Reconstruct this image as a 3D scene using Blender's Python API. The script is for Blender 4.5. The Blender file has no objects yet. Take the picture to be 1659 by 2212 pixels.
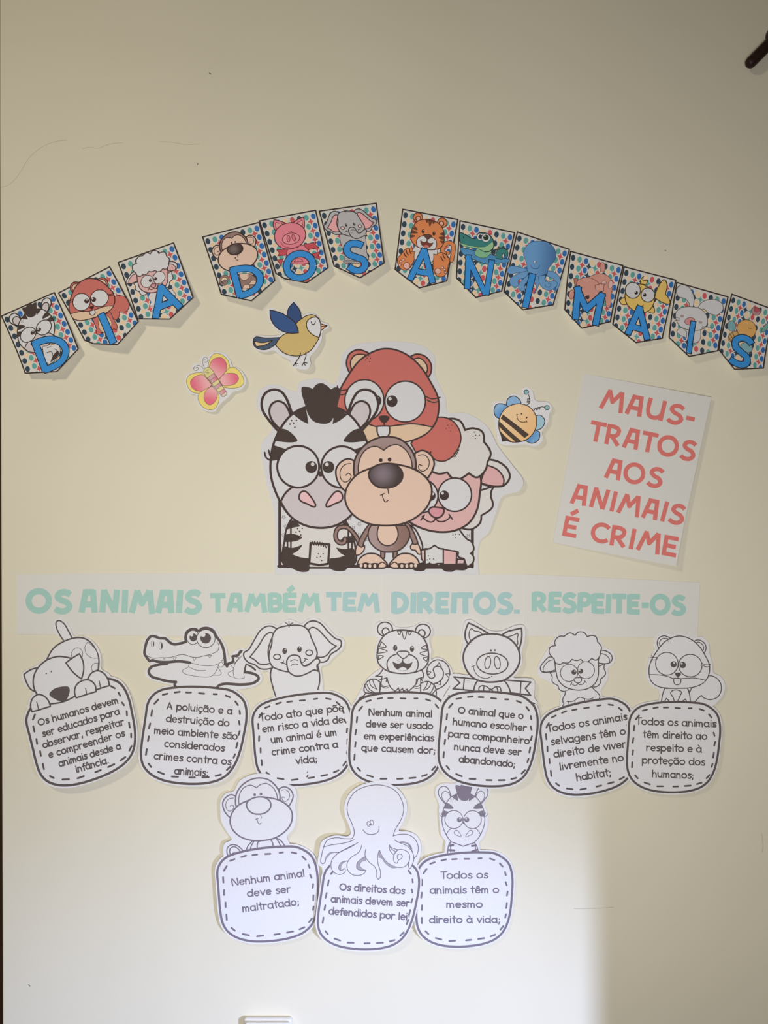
import bpy, bmesh, math, random
import numpy as np
from mathutils import Vector, geometry

# ------------------------------------------------------------------ frame
S = 0.00075            # metres per photo pixel on the wall plane
ZC = 1.55              # height of the picture centre above the floor
D = 1.32               # camera distance from the wall
def wx(px): return (px - 829.5) * S
def wz(py): return ZC - (py - 1106.0) * S

scene = bpy.context.scene
scene.view_settings.view_transform = 'Standard'
scene.view_settings.look = 'None'
scene.view_settings.gamma = 1.0
scene.view_settings.use_curve_mapping = False
scene.view_settings.exposure = 0.0

cam_d = bpy.data.cameras.new('camera')
cam = bpy.data.objects.new('camera', cam_d)
scene.collection.objects.link(cam)
cam.location = (0, -D, ZC)
cam.rotation_euler = (math.pi / 2, 0, 0)
cam_d.sensor_fit = 'VERTICAL'
cam_d.sensor_height = 24.0
cam_d.lens = 24.0 * D / (2212 * S)
cam_d.clip_start = 0.02
scene.camera = cam

world = bpy.data.worlds.new('world')
scene.world = world
world.use_nodes = True
bg = world.node_tree.nodes['Background']
bg.inputs[0].default_value = (1.0, 0.76, 0.46, 1)
bg.inputs[1].default_value = 0.035

def aim(o, target):
    d = Vector(target) - o.location
    o.rotation_euler = d.to_track_quat('-Z', 'Y').to_euler()

def area(name, loc, target, size, power, color, spread=180):
    l = bpy.data.lights.new(name, 'AREA'); l.energy = power; l.color = color
    l.shape = 'RECTANGLE'; l.size = size[0]; l.size_y = size[1]; l.spread = math.radians(spread)
    o = bpy.data.objects.new(name, l); scene.collection.objects.link(o)
    o.location = loc; aim(o, target); return o

def spot(name, loc, target, radius, power, color, angle, blend):
    l = bpy.data.lights.new(name, 'SPOT'); l.energy = power; l.color = color
    l.shadow_soft_size = radius; l.spot_size = math.radians(angle); l.spot_blend = blend
    o = bpy.data.objects.new(name, l); scene.collection.objects.link(o)
    o.location = loc; aim(o, target); return o

# warm room lamp up on the left, cool daylight coming in low from the right
area('room_lamp', (-1.10, -1.60, ZC + 0.95), (-0.45, 0, ZC + 0.0), (0.20, 0.20), 5.2, (1.0, 0.90, 0.69), 130)
area('room_fill', (-0.02, -1.40, ZC - 0.16), (0.0, 0, ZC - 0.24), (0.4, 0.35), 9.6, (1.0, 0.98, 0.965), 150)
spot('window_daylight', (1.90, -2.50, ZC - 0.65), (-0.06, 0, ZC - 1.14), 0.16, 490.0, (0.56, 0.67, 1.06), 31, 1.0)

# ------------------------------------------------------------------ colours and materials
def lin(c):
    c /= 255.0
    return c / 12.92 if c <= 0.04045 else ((c + 0.055) / 1.055) ** 2.4
def C3(c, k=1.42):
    v = [lin(x) * k * 0.90 for x in c]; g = 0.3*v[0] + 0.6*v[1] + 0.1*v[2]
    return tuple(min(0.93, x*0.90 + g*0.10) for x in v)

_m = {}
def mat(rgb, rough=0.75, k=1.42, grain=0.03, name='printed_paper'):
    key = (tuple(rgb), rough, k, grain, name)
    if key in _m: return _m[key]
    m = bpy.data.materials.new(name); m.use_nodes = True
    nt = m.node_tree; b = nt.nodes['Principled BSDF']
    c = C3(rgb, k)
    b.inputs['Roughness'].default_value = rough
    b.inputs['Specular IOR Level'].default_value = 0.2
    n = nt.nodes.new('ShaderNodeTexNoise'); n.inputs['Scale'].default_value = 260; n.inputs['Detail'].default_value = 2
    tc = nt.nodes.new('ShaderNodeTexCoord'); nt.links.new(tc.outputs['Object'], n.inputs['Vector'])
    mr = nt.nodes.new('ShaderNodeMapRange'); mr.inputs[3].default_value = 1 - grain; mr.inputs[4].default_value = 1 + grain
    nt.links.new(n.outputs[0], mr.inputs[0])
    vm = nt.nodes.new('ShaderNodeVectorMath'); vm.operation = 'SCALE'; vm.inputs[0].default_value = c
    nt.links.new(mr.outputs[0], vm.inputs['Scale']); nt.links.new(vm.outputs[0], b.inputs['Base Color'])
    _m[key] = m; return m

def gradmat(kind, p0, p1, ca, cb, k=1.42):
    """printed colour gradient; p0,p1 in object space (x,z) metres; linear from p0 to p1 or radial centre p0, radius |p1-p0|"""
    m = bpy.data.materials.new('printed_gradient'); m.use_nodes = True
    nt = m.node_tree; b = nt.nodes['Principled BSDF']; L = nt.links.new
    b.inputs['Roughness'].default_value = 0.75; b.inputs['Specular IOR Level'].default_value = 0.2
    tc = nt.nodes.new('ShaderNodeTexCoord')
    sub = nt.nodes.new('ShaderNodeVectorMath'); sub.operation = 'SUBTRACT'
    sub.inputs[1].default_value = (p0[0], 0, p0[1]); L(tc.outputs['Object'], sub.inputs[0])
    fl = nt.nodes.new('ShaderNodeVectorMath'); fl.operation = 'MULTIPLY'; fl.inputs[1].default_value = (1, 0, 1)
    L(sub.outputs[0], fl.inputs[0])
    dx, dz = p1[0] - p0[0], p1[1] - p0[1]; ln = math.hypot(dx, dz)
    if kind == 'lin':
        dt = nt.nodes.new('ShaderNodeVectorMath'); dt.operation = 'DOT_PRODUCT'
        dt.inputs[1].default_value = (dx / ln / ln, 0, dz / ln / ln); L(fl.outputs[0], dt.inputs[0]); out = dt.outputs['Value']
    else:
        le = nt.nodes.new('ShaderNodeVectorMath'); le.operation = 'LENGTH'; L(fl.outputs[0], le.inputs[0])
        mm = nt.nodes.new('ShaderNodeMath'); mm.operation = 'DIVIDE'; mm.inputs[1].default_value = ln
        L(le.outputs['Value'], mm.inputs[0]); out = mm.outputs[0]
    cr = nt.nodes.new('ShaderNodeValToRGB'); cr.color_ramp.interpolation = 'EASE'
    cr.color_ramp.elements[0].color = C3(ca, k) + (1,); cr.color_ramp.elements[1].color = C3(cb, k) + (1,)
    L(out, cr.inputs[0]); L(cr.outputs[0], b.inputs['Base Color'])
    return m

PAPER = (204, 204, 209)
INK = (86, 78, 78)          # black printer ink seen under the room's glare
DARK = (66, 52, 50)
WHITE = (202, 201, 200)

def wall_material():
    m = bpy.data.materials.new('cream_wall_paint'); m.use_nodes = True
    nt = m.node_tree; b = nt.nodes['Principled BSDF']; L = nt.links.new
    b.inputs['Roughness'].default_value = 0.6; b.inputs['Specular IOR Level'].default_value = 0.25
    tc = nt.nodes.new('ShaderNodeTexCoord')
    n = nt.nodes.new('ShaderNodeTexNoise'); n.inputs['Scale'].default_value = 3.0; n.inputs['Detail'].default_value = 5
    L(tc.outputs['Object'], n.inputs['Vector'])
    cr = nt.nodes.new('ShaderNodeValToRGB')
    cr.color_ramp.elements[0].position = 0.3; cr.color_ramp.elements[1].position = 0.7
    cr.color_ramp.elements[0].color = (0.748, 0.705, 0.572, 1)
    cr.color_ramp.elements[1].color = (0.782, 0.738, 0.605, 1)
    L(n.outputs[0], cr.inputs[0]); L(cr.outputs[0], b.inputs['Base Color'])
    n2 = nt.nodes.new('ShaderNodeTexNoise'); n2.inputs['Scale'].default_value = 330; n2.inputs['Detail'].default_value = 4
    L(tc.outputs['Object'], n2.inputs['Vector'])
    bp = nt.nodes.new('ShaderNodeBump'); bp.inputs['Strength'].default_value = 0.10; bp.inputs['Distance'].default_value = 0.0006
    L(n2.outputs[0], bp.inputs['Height']); L(bp.outputs[0], b.inputs['Normal'])
    return m

# ------------------------------------------------------------------ objects
COL = scene.collection
def props(o, label=None, cat=None, group=None, kind=None):
    if label: o['label'] = label
    if cat: o['category'] = cat
    if group: o['group'] = group
    if kind: o['kind'] = kind
    return o

def raw(name, verts, faces, mats, parent=None, midx=None, loc=(0, 0, 0)):
    me = bpy.data.meshes.new(name); me.from_pydata(verts, [], faces); 
    for m in mats: me.materials.append(m)
    if midx: me.polygons.foreach_set('material_index', midx)
    me.update()
    o = bpy.data.objects.new(name, me); COL.objects.link(o); o.location = loc
    if parent: o.parent = parent
    return o

def box(name, x0, x1, y0, y1, z0, z1, m, bevel=0.0, parent=None):
    bm = bmesh.new(); bmesh.ops.create_cube(bm, size=1)
    for v in bm.verts:
        v.co = ((x0 + x1) / 2 + v.co.x * (x1 - x0), (y0 + y1) / 2 + v.co.y * (y1 - y0), (z0 + z1) / 2 + v.co.z * (z1 - z0))
    if bevel: bmesh.ops.bevel(bm, geom=bm.edges[:], offset=bevel, segments=3, profile=0.5, affect='EDGES')
    me = bpy.data.meshes.new(name); bm.to_mesh(me); bm.free(); me.materials.append(m)
    o = bpy.data.objects.new(name, me); COL.objects.link(o)
    if parent: o.parent = parent
    return o

# ------------------------------------------------------------------ 2-D curves
def catmull(pts, closed, step=2.0):
    """pts: list of (x,y[,1=corner]) -> dense polyline"""
    n = len(pts); P = [(p[0], p[1]) for p in pts]; K = [len(p) > 2 for p in pts]
    if n == 2: return P[:]
    out = []
    segs = n if closed else n - 1
    for i in range(segs):
        a, b = P[i], P[(i + 1) % n]
        pa = P[(i - 1) % n] if (closed or i > 0) else None
        pb = P[(i + 2) % n] if (closed or i + 2 < n) else None
        if K[i]: pa = None
        if K[(i + 1) % n]: pb = None
        d = math.hypot(b[0] - a[0], b[1] - a[1])
        if pa is None and pb is None:
            out.append(a); continue
        def tan(p, q, r, dq, dr):   # tangent at q
            tx = ((q[0]-p[0])/dq + (r[0]-q[0])/dr - (r[0]-p[0])/(dq+dr)); ty = ((q[1]-p[1])/dq + (r[1]-q[1])/dr - (r[1]-p[1])/(dq+dr))
            return tx, ty
        d = max(d, 1e-6)
        if pa: 
            d0 = max(1e-6, math.hypot(a[0]-pa[0], a[1]-pa[1])); s0, s1 = math.sqrt(d0), math.sqrt(d); t = tan(pa, a, b, s0, s1); ma = (t[0]*s1, t[1]*s1)
        else: ma = None
        if pb:
            d2 = max(1e-6, math.hypot(pb[0]-b[0], pb[1]-b[1])); s1, s2 = math.sqrt(d), math.sqrt(d2); t = tan(a, b, pb, s1, s2); mb = (t[0]*s1, t[1]*s1)
        else: mb = None
        if ma is None: ma = (1.5*(b[0]-a[0]) - .5*mb[0], 1.5*(b[1]-a[1]) - .5*mb[1])
        if mb is None: mb = (1.5*(b[0]-a[0]) - .5*ma[0], 1.5*(b[1]-a[1]) - .5*ma[1])
        k = max(1, min(14, int(d / step)))
        for j in range(k):
            u = j / k; u2 = u*u; u3 = u2*u
            h = (2*u3-3*u2+1, u3-2*u2+u, -2*u3+3*u2, u3-u2)
            out.append((h[0]*a[0]+h[1]*ma[0]+h[2]*b[0]+h[3]*mb[0], h[0]*a[1]+h[1]*ma[1]+h[2]*b[1]+h[3]*mb[1]))
    if not closed: out.append(P[-1])
    return out

def tri_fill(poly):
    vs = [Vector(p) for p in poly]
    r = geometry.delaunay_2d_cdt(vs, [], [list(range(len(vs)))], 1, 1e-5)
    return [(v.x, v.y) for v in r[0]], [tuple(f) for f in r[2]]

def stroke(poly, w, closed=False, cap='round'):
    """ribbon triangles/quads around a polyline"""
    P = [poly[0]]
    for p in poly[1:]:
        if math.hypot(p[0]-P[-1][0], p[1]-P[-1][1]) > 1e-4: P.append(p)
    if closed and len(P) > 2 and math.hypot(P[0][0]-P[-1][0], P[0][1]-P[-1][1]) < 1e-4: P.pop()
    n = len(P); V = []; F = []; h = w / 2
    if n < 2:
        return disc(poly[0], h)
    def addfan(c, a0, a1, r=h):
        k = max(3, int(abs(a1 - a0) / 0.55)); b = len(V); V.append(c)
        for j in range(k + 1):
            a = a0 + (a1 - a0) * j / k; V.append((c[0] + r*math.cos(a), c[1] + r*math.sin(a)))
        for j in range(k): F.append((b, b+1+j, b+2+j))
    seg = n if closed else n - 1
    dirs = []
    for i in range(seg):
        a, b = P[i], P[(i+1) % n]; dx, dy = b[0]-a[0], b[1]-a[1]; l = math.hypot(dx, dy); dirs.append((dx/l, dy/l))
    def joint(i):        # pair of offsets at vertex i : (left,right) and whether smooth
        if not closed and (i == 0 or i == n-1):
            d = dirs[0] if i == 0 else dirs[-1]; return (-d[1]*h, d[0]*h), True
        d0, d1 = dirs[(i-1) % seg], dirs[i % seg]
        c = d0[0]*d1[0] + d0[1]*d1[1]
        lim = -0.35 if cap != 'round' else 0.55
        if c < lim: return None, False
        mx, my = -(d0[1]+d1[1]), d0[0]+d1[0]; l = math.hypot(mx, my); mx /= l; my /= l
        k = h / max(0.3, (mx*-d1[1] + my*d1[0])); return (mx*k, my*k), True
    J = [joint(i) for i in range(n)]
    cache = {}
    def pair(i, off):
        key = (i, round(off[0], 6), round(off[1], 6))
        if key not in cache:
            V.append((P[i][0]+off[0], P[i][1]+off[1])); V.append((P[i][0]-off[0], P[i][1]-off[1])); cache[key] = len(V)-2
        return cache[key]
    for i in range(seg):
        j = (i+1) % n; d = dirs[i]; o = (-d[1]*h, d[0]*h)
        a = pair(i, J[i][0] if J[i][1] else o); b = pair(j, J[j][0] if J[j][1] else o)
        F.append((a, b, b+1, a+1))
    for i in range(n):
        if not J[i][1]: addfan(P[i], 0, 2*math.pi)
    if not closed:
        if cap == 'round':
            a = math.atan2(dirs[0][1], dirs[0][0]); addfan(P[0], a + math.pi/2, a + 1.5*math.pi)
            a = math.atan2(dirs[-1][1], dirs[-1][0]); addfan(P[-1], a - math.pi/2, a + math.pi/2)
    return V, F

def disc(c, r, ry=None, rot=0, n=None):
    ry = ry or r
    n = n or max(10, min(40, int(max(r, ry) * 2.2)))
    ca, sa = math.cos(rot), math.sin(rot)
    V = [(c[0] + r*math.cos(t)*ca - ry*math.sin(t)*sa, c[1] + r*math.cos(t)*sa + ry*math.sin(t)*ca) for t in [2*math.pi*i/n for i in range(n)]]
    return V, [tuple(range(n))]

# affine transforms -----------------------------------------------------------
class T:
    def __init__(s, a, b, c, d, e, f): s.m = (a, b, c, d, e, f)
    def __call__(s, p):
        a, b, c, d, e, f = s.m; q = (a*p[0] + b*p[1] + c, d*p[0] + e*p[1] + f)
        return q + (1,) if len(p) > 2 else q
    @property
    def k(s): a, b, c, d, e, f = s.m; return math.sqrt(abs(a*e - b*d))
    def inv_after(s, o):   # o then s
        a, b, c, d, e, f = s.m; A, B, C_, D_, E, F_ = o.m
        return T(a*A+b*D_, a*B+b*E, a*C_+b*F_+c, d*A+e*D_, d*B+e*E, d*C_+e*F_+f)
def crop(x0, y0, s): return T(1/s, 0, x0, 0, 1/s, y0)
def fit(pairs):
    A = np.array([[p[0][0], p[0][1], 1] for p in pairs]); bx = np.array([p[1][0] for p in pairs]); by = np.array([p[1][1] for p in pairs])
    x = np.linalg.lstsq(A, bx, rcond=None)[0]; y = np.linalg.lstsq(A, by, rcond=None)[0]
    return T(*x, *y)
def sim(pairs):
    """least squares similarity"""
    A = []; b = []
    for (x, y), (u, v) in pairs:
        A.append([x, -y, 1, 0]); b.append(u); A.append([y, x, 0, 1]); b.append(v)
    p, q, c, f = np.linalg.lstsq(np.array(A), np.array(b), rcond=None)[0]
    return T(p, -q, c, q, p, f)

# ------------------------------------------------------------------ sheets
LAYER = 0.00001
class Sheet:
    """one paper cut-out hanging on the wall: an Empty and its parts"""
    def __init__(s, name, label, cat, centre, base=0.0006, tilt=None, folds=(), group=None):
        s.c = centre; s.base = base; s.tilt = tilt; s.folds = folds; s.n = 1
        s.o = bpy.data.objects.new(name, None); COL.objects.link(s.o)
        # pins the centre's line of sight: the sheet hangs a few millimetres in front of the wall
        h = s.h(centre); f = (D - h) / D
        s.o.location = (wx(centre[0]) * f, 0, ZC + (wz(centre[1]) - ZC) * f)
        s.o.empty_display_size = 0.02
        props(s.o, label, cat, group)
    def h(s, p):
        v = s.base
        if s.tilt:
            (x0, y0), (gx, gy) = s.tilt          # lift grows along (gx,gy) metres per px from x0,y0
            v += max(-1, (p[0]-x0)*gx + (p[1]-y0)*gy)
        for nx, ny, s0, k in s.folds:
            v += k * max(0.0, nx*p[0] + ny*p[1] - s0)
        return v
    def raise_above(s, pts, least):
        m = min(s.h(p) for p in pts)
        if m < least: s.base += least - m
    def emit(s, name, layers, parent=None, label=None, thick=0.0):
        """layers: list of (V2, F, material)"""
        verts, faces, midx, mats = [], [], [], []
        for V2, F, m in layers:
            z = s.n * LAYER; s.n += 1
            if m not in mats: mats.append(m)
            mi = mats.index(m)
            V2 = [tuple(p[:2]) for p in V2]
            if len(F) > 1 and not (len(F) > 0 and name == 'dot_pattern'):
                tf_ = []
                for f in F:
                    for g in ([(f[0], f[1], f[2]), (f[0], f[2], f[3])] if len(f) == 4 else [f]):
                        ar = sum(V2[g[i]][0]*V2[g[(i+1) % len(g)]][1] - V2[g[(i+1) % len(g)]][0]*V2[g[i]][1] for i in range(len(g)))
                        if abs(ar) > 1e-5: tf_.append(list(g) if ar > 0 else list(g)[::-1])
                def area_(vv, ff): return sum(abs((vv[f[1]][0]-vv[f[0]][0])*(vv[f[2]][1]-vv[f[0]][1]) - (vv[f[2]][0]-vv[f[0]][0])*(vv[f[1]][1]-vv[f[0]][1])) for f in ff if len(f) == 3)
                tot = area_(V2, tf_)
                if all(len(f) == 3 for f in tf_):
                    best = None
                    for eps in (1e-4, 1e-3, 1e-5, 1e-2):
                        r = geometry.delaunay_2d_cdt([Vector(p) for p in V2], [], tf_, 0, eps)
                        nv, nf = [(v.x, v.y) for v in r[0]], [tuple(f) for f, o_ in zip(r[2], r[5]) if len(o_)]
                        if area_(nv, nf) <= tot * 1.005: best = (nv, nf); break
                    if best: V2, F = best
                    else: F = [tuple(f) for f in tf_]
                else:
                    r = geometry.delaunay_2d_cdt([Vector(p) for p in V2], [], tf_, 0, 1e-4)
                    V2, F = [(v.x, v.y) for v in r[0]], [tuple(f) for f, o_ in zip(r[2], r[5]) if len(o_)]
            if s.folds:
                lo = [min(nx*p[0]+ny*p[1] for p in V2) for nx, ny, s0, k in s.folds]; hi = [max(nx*p[0]+ny*p[1] for p in V2) for nx, ny, s0, k in s.folds]
                need = [f for f, a, b in zip(s.folds, lo, hi) if a < f[2] < b]
                if need:
                    bm = bmesh.new(); bv = [bm.verts.new((p[0], p[1], 0)) for p in V2]
                    for f in F:
                        try: bm.faces.new([bv[i] for i in f])
                        except ValueError: pass
                    for nx, ny, s0, k in need:
                        l2 = nx*nx + ny*ny
                        bmesh.ops.bisect_plane(bm, geom=bm.verts[:]+bm.edges[:]+bm.faces[:], dist=1e-4, plane_co=(nx*s0/l2, ny*s0/l2, 0), plane_no=(nx, ny, 0))
                    bm.verts.index_update(); V2 = [(v.co.x, v.co.y) for v in bm.verts]; F = [tuple(v.index for v in f.verts) for f in bm.faces]; bm.free()
            b0 = len(verts)
            for p in V2:
                verts.append(((p[0]-s.c[0])*S, -(s.h(p) + z), -(p[1]-s.c[1])*S))
            for f in F:
                a = 0.0
                for i in range(len(f)):
                    p, q = V2[f[i]], V2[f[(i+1) % len(f)]]; a += p[0]*q[1] - q[0]*p[1]
                if abs(a) < 1e-7: continue
                faces.append(tuple(b0+i for i in (f if a < 0 else reversed(f)))); midx.append(mi)
            if thick:
                cnt = {}
                for f in F:
                    for i in range(len(f)):
                        e = (f[i], f[(i+1) % len(f)]); k2 = (min(e), max(e)); cnt[k2] = cnt.get(k2, 0) + 1
                rim = [e for e, c_ in cnt.items() if c_ == 1]; idx = {}
                for e in rim:
                    for i in e:
                        if i not in idx:
                            x, y, zz = verts[b0+i]; idx[i] = len(verts); verts.append((x, y + thick, zz))
                    faces.append((b0+e[0], b0+e[1], idx[e[1]], idx[e[0]])); midx.append(mi)
        o = raw(name, verts, faces, mats, parent or s.o, midx)
        if label: o['label'] = label
        return o

class Pen:
    """draws on a sheet in the coordinates of transform t; colour table st"""
    def __init__(s, sheet, t, line=INK, paper=PAPER, lw=1.0, k=1.42):
        s.s = sheet; s.t = t; s.line = line; s.lw = lw; s.top = None; s.k = k
        s.inkm = mat(line, k=k, name='printer_ink')
    def M(s, c):
        if c == 'line': return s.inkm
        return c if not isinstance(c, tuple) else mat(c, k=s.k)
    def par(s, parent): return parent
    def grad(s, kind, p0, p1, ca, cb):
        q0 = s.t(p0); q1 = s.t(p1); c = s.s.c
        f = lambda q: ((q[0]-c[0])*S, -(q[1]-c[1])*S)
        return gradmat(kind, f(q0), f(q1), ca, cb, s.k)
    def W(s, w): return w * s.t.k * s.lw
    def fill(s, name, pts, col, w=12, smooth=True, lines=None, parent=None, label=None, line='line', closed_line=True, thick=0.0):
        """filled closed shape; outlined all round unless lines given (list of open polylines)"""
        q = [s.t(p) for p in pts]
        poly = catmull(q, True) if smooth else [p[:2] for p in q]
        L = []
        if col is not None:
            V, F = tri_fill(poly); L.append((V, F, s.M(col)))
        if lines is not None:
            V, F = [], []
            for ln in lines:
                v, f = stroke(catmull([s.t(p) for p in ln], False), s.W(w)); b = len(V); V += v; F += [tuple(i+b for i in g) for g in f]
            if V: L.append((V, F, s.M(line)))
        elif w:
            v, f = stroke(poly, s.W(w), closed=True); L.append((v, f, s.M(line)))
        return s.s.emit(name, L, parent, label, thick)
    def lines(s, name, lns, w=10, col='line', parent=None, cap='round', label=None, smooth=True):
        V, F = [], []
        for ln in lns:
            q = [s.t(p) for p in ln]
            v, f = stroke(catmull(q, False) if smooth else [p[:2] for p in q], s.W(w), cap=cap); b = len(V); V += v; F += [tuple(i+b for i in g) for g in f]
        return s.s.emit(name, [(V, F, s.M(col))], parent, label)
    def ell(s, name, cx, cy, rx, ry=None, col='line', w=0, rot=0, parent=None, label=None, hl=None):
        ry = ry or rx
        r = math.radians(rot)
        pts = [(cx + rx*math.cos(t)*math.cos(r) - ry*math.sin(t)*math.sin(r), cy + rx*math.cos(t)*math.sin(r) + ry*math.sin(t)*math.cos(r)) for t in [2*math.pi*i/max(10, min(48, int(max(rx, ry)*s.t.k*2.5)+8)) for i in range(max(10, min(48, int(max(rx, ry)*s.t.k*2.5)+8)))]]
        q = [s.t(p) for p in pts]; L = []
        if col is not None: L.append((q, [tuple(range(len(q)))], s.M(col)))
        if w:
            v, f = stroke(q, s.W(w), closed=True); L.append((v, f, s.inkm))
        if hl:
            for (hx, hy, hr) in hl:
                m = [s.t((hx + hr*math.cos(a), hy + hr*math.sin(a))) for a in [2*math.pi*i/12 for i in range(12)]]
                L.append((m, [tuple(range(12))], s.M(WHITE)))
        return s.s.emit(name, L, parent, label)
    def dots(s, name, pts, r, parent=None, col='line'):
        V, F = [], []
        for p in pts:
            q = s.t(p); v, f = disc(q, max(0.45, r*s.t.k), n=8); b = len(V); V += v; F += [tuple(i+b for i in g) for g in f]
        return s.s.emit(name, [(V, F, s.M(col))], parent)
    def own(s, p, *kids):
        for k in kids:
            if k is not None: k.parent = p
        return p
    def paper(s, polys, label=None, smooth=True, col=PAPER, name='paper', k=1.42, least=0.0004):
        s.s.raise_above([(tf or s.t)(p) for pts, tf in polys for p in pts], least)
        V, F = [], []
        for pts, tf in polys:
            q = [(tf or s.t)(p) for p in pts]; poly = catmull(q, True, 3.0) if smooth else [p[:2] for p in q]
            v, f = tri_fill(poly); b = len(V); V += v; F += [tuple(i+b for i in g) for g in f]
        return s.s.emit(name, [(V, F, mat(col, grain=0.012, name='white_paper', k=k))], None, label, thick=0.0005)

# ------------------------------------------------------------------ single-stroke lettering
def arc(cx, cy, rx, ry, a0, a1, n=None):
    n = n or max(4, int(abs(a1 - a0) / 18))
    return [(cx + rx*math.cos(math.radians(a0 + (a1-a0)*i/n)), cy + ry*math.sin(math.radians(a0 + (a1-a0)*i/n))) for i in range(n+1)]
# y up, baseline 0, x-height 1; (advance, strokes)
def bowl(x=0.0, w=.86): return arc(x + w/2, .46, w/2, .46, 0, 360, 18)
G = {
 'a': (1.16, [bowl(), [(.86, .95), (.86, .3), (.92, -.06)]]),
 'b': (1.16, [[(.0, 1.40), (.0, 0)], bowl(.04)]),
 'c': (.98, [arc(.44, .46, .43, .46, 48, 312)]),
 'd': (1.16, [bowl(), [(.88, 1.42), (.88, .3), (.92, -.04)]]),
 'e': (1.10, [[(.06, .45), (.84, .52)] + arc(.45, .46, .41, .46, 8, 318)]),
 'f': (.70, [[(.62, 1.35), (.5, 1.40), (.33, 1.4), (.28, 1.1), (.26, -.05)], [(.0, .86), (.56, .9)]]),
 'g': (1.14, [bowl(), [(.86, .95), (.88, .0), (.8, -.4), (.5, -.52), (.15, -.4)]]),
 'h': (1.10, [[(.04, 1.40), (.04, -.02)], [(.04, .5), (.2, .82), (.45, .92), (.68, .78), (.76, .45), (.78, -.05)]]),
 'i': (.42, [[(.1, .92), (.12, -.02)], [(.09, 1.3), (.1, 1.32)]]),
 'j': (.42, [[(.1, .92), (.1, -.4)], [(.09, 1.3), (.1, 1.32)]]),
 'l': (.42, [[(.1, 1.40), (.1, -.02)]]),
 'm': (1.46, [[(.04, .96), (.04, -.02)], [(.04, .5), (.18, .85), (.36, .9), (.52, .7), (.56, .02)], [(.56, .5), (.7, .84), (.88, .92), (1.04, .7), (1.1, -.06)]]),
 'n': (1.08, [[(.04, .96), (.04, -.02)], [(.04, .5), (.2, .85), (.42, .92), (.64, .76), (.72, .4), (.74, -.05)]]),
 'o': (1.16, [arc(.46, .46, .46, .46, 0, 360, 18)]),
 'p': (1.14, [[(.04, .96), (.04, -.5)], bowl(.06)]),
 'q': (1.20, [bowl(), [(.86, .95), (.86, -.22)], [(.68, -.12), (.86, -.4), (1.0, -.18)]]),
 'r': (.86, [[(.06, .96), (.06, -.03)], [(.06, .5), (.2, .82), (.42, .94), (.62, .86)]]),
 's': (.86, [[(.66, .8), (.45, .92), (.2, .88), (.1, .7), (.24, .54), (.5, .44), (.66, .26), (.56, .06), (.3, -.02), (.06, .1)]]),
 't': (.78, [[(.3, 1.4), (.3, .3), (.36, -.02)], [(.0, .96), (.66, 1.0)]]),
 'u': (1.12, [[(.04, .95), (.06, .4), (.2, .08), (.45, .0), (.68, .14), (.78, .4)], [(.8, .95), (.78, .3), (.82, -.04)]]),
 'v': (.98, [[(.02, .95), (.4, .0), (.8, .95)]]),
 'x': (.92, [[(.04, .92), (.72, .0)], [(.74, .92), (.04, .0)]]),
 ',': (.45, [[(.16, .12), (.06, -.28)]]),
 '.': (.45, [[(.12, .06), (.13, .05)]]),
 ';': (.5, [[(.16, .72), (.17, .7)], [(.17, .1), (.06, -.26)]]),
 ' ': (.62, []),
 'T': (1.02, [[(.0, 1.34), (.96, 1.38)], [(.46, 1.36), (.48, -.02)]]),
 'O': (1.58, [arc(.66, .64, .64, .64, 0, 360, 22)]),
 'A': (1.26, [[(.02, .0), (.46, 1.36), (.98, .0)], [(.22, .45), (.82, .45)]]),
 'N': (1.36, [[(.06, -.04), (.06, 1.34), (1.0, .0), (1.0, 1.4)]]),
}
def comb(base, extra):
    a, s = G[base]; return (a, s + extra)
ti = [(.12, 1.2), (.28, 1.32), (.46, 1.26), (.62, 1.2), (.78, 1.34)]
G['ã'] = comb('a', [ti]); G['õ'] = comb('o', [ti])
G['ç'] = comb('c', [[(.46, -.04), (.52, -.22), (.42, -.36), (.26, -.36)]])
G['â'] = comb('a', [[(.24, 1.16), (.44, 1.4), (.64, 1.16)]]); G['ê'] = comb('e', [[(.24, 1.16), (.46, 1.4), (.68, 1.16)]])
G['à'] = comb('a', [[(.34, 1.42), (.54, 1.2)]]); G['á'] = comb('a', [[(.36, 1.2), (.56, 1.42)]]); G['é'] = comb('e', [[(.36, 1.2), (.58, 1.44)]])

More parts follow.
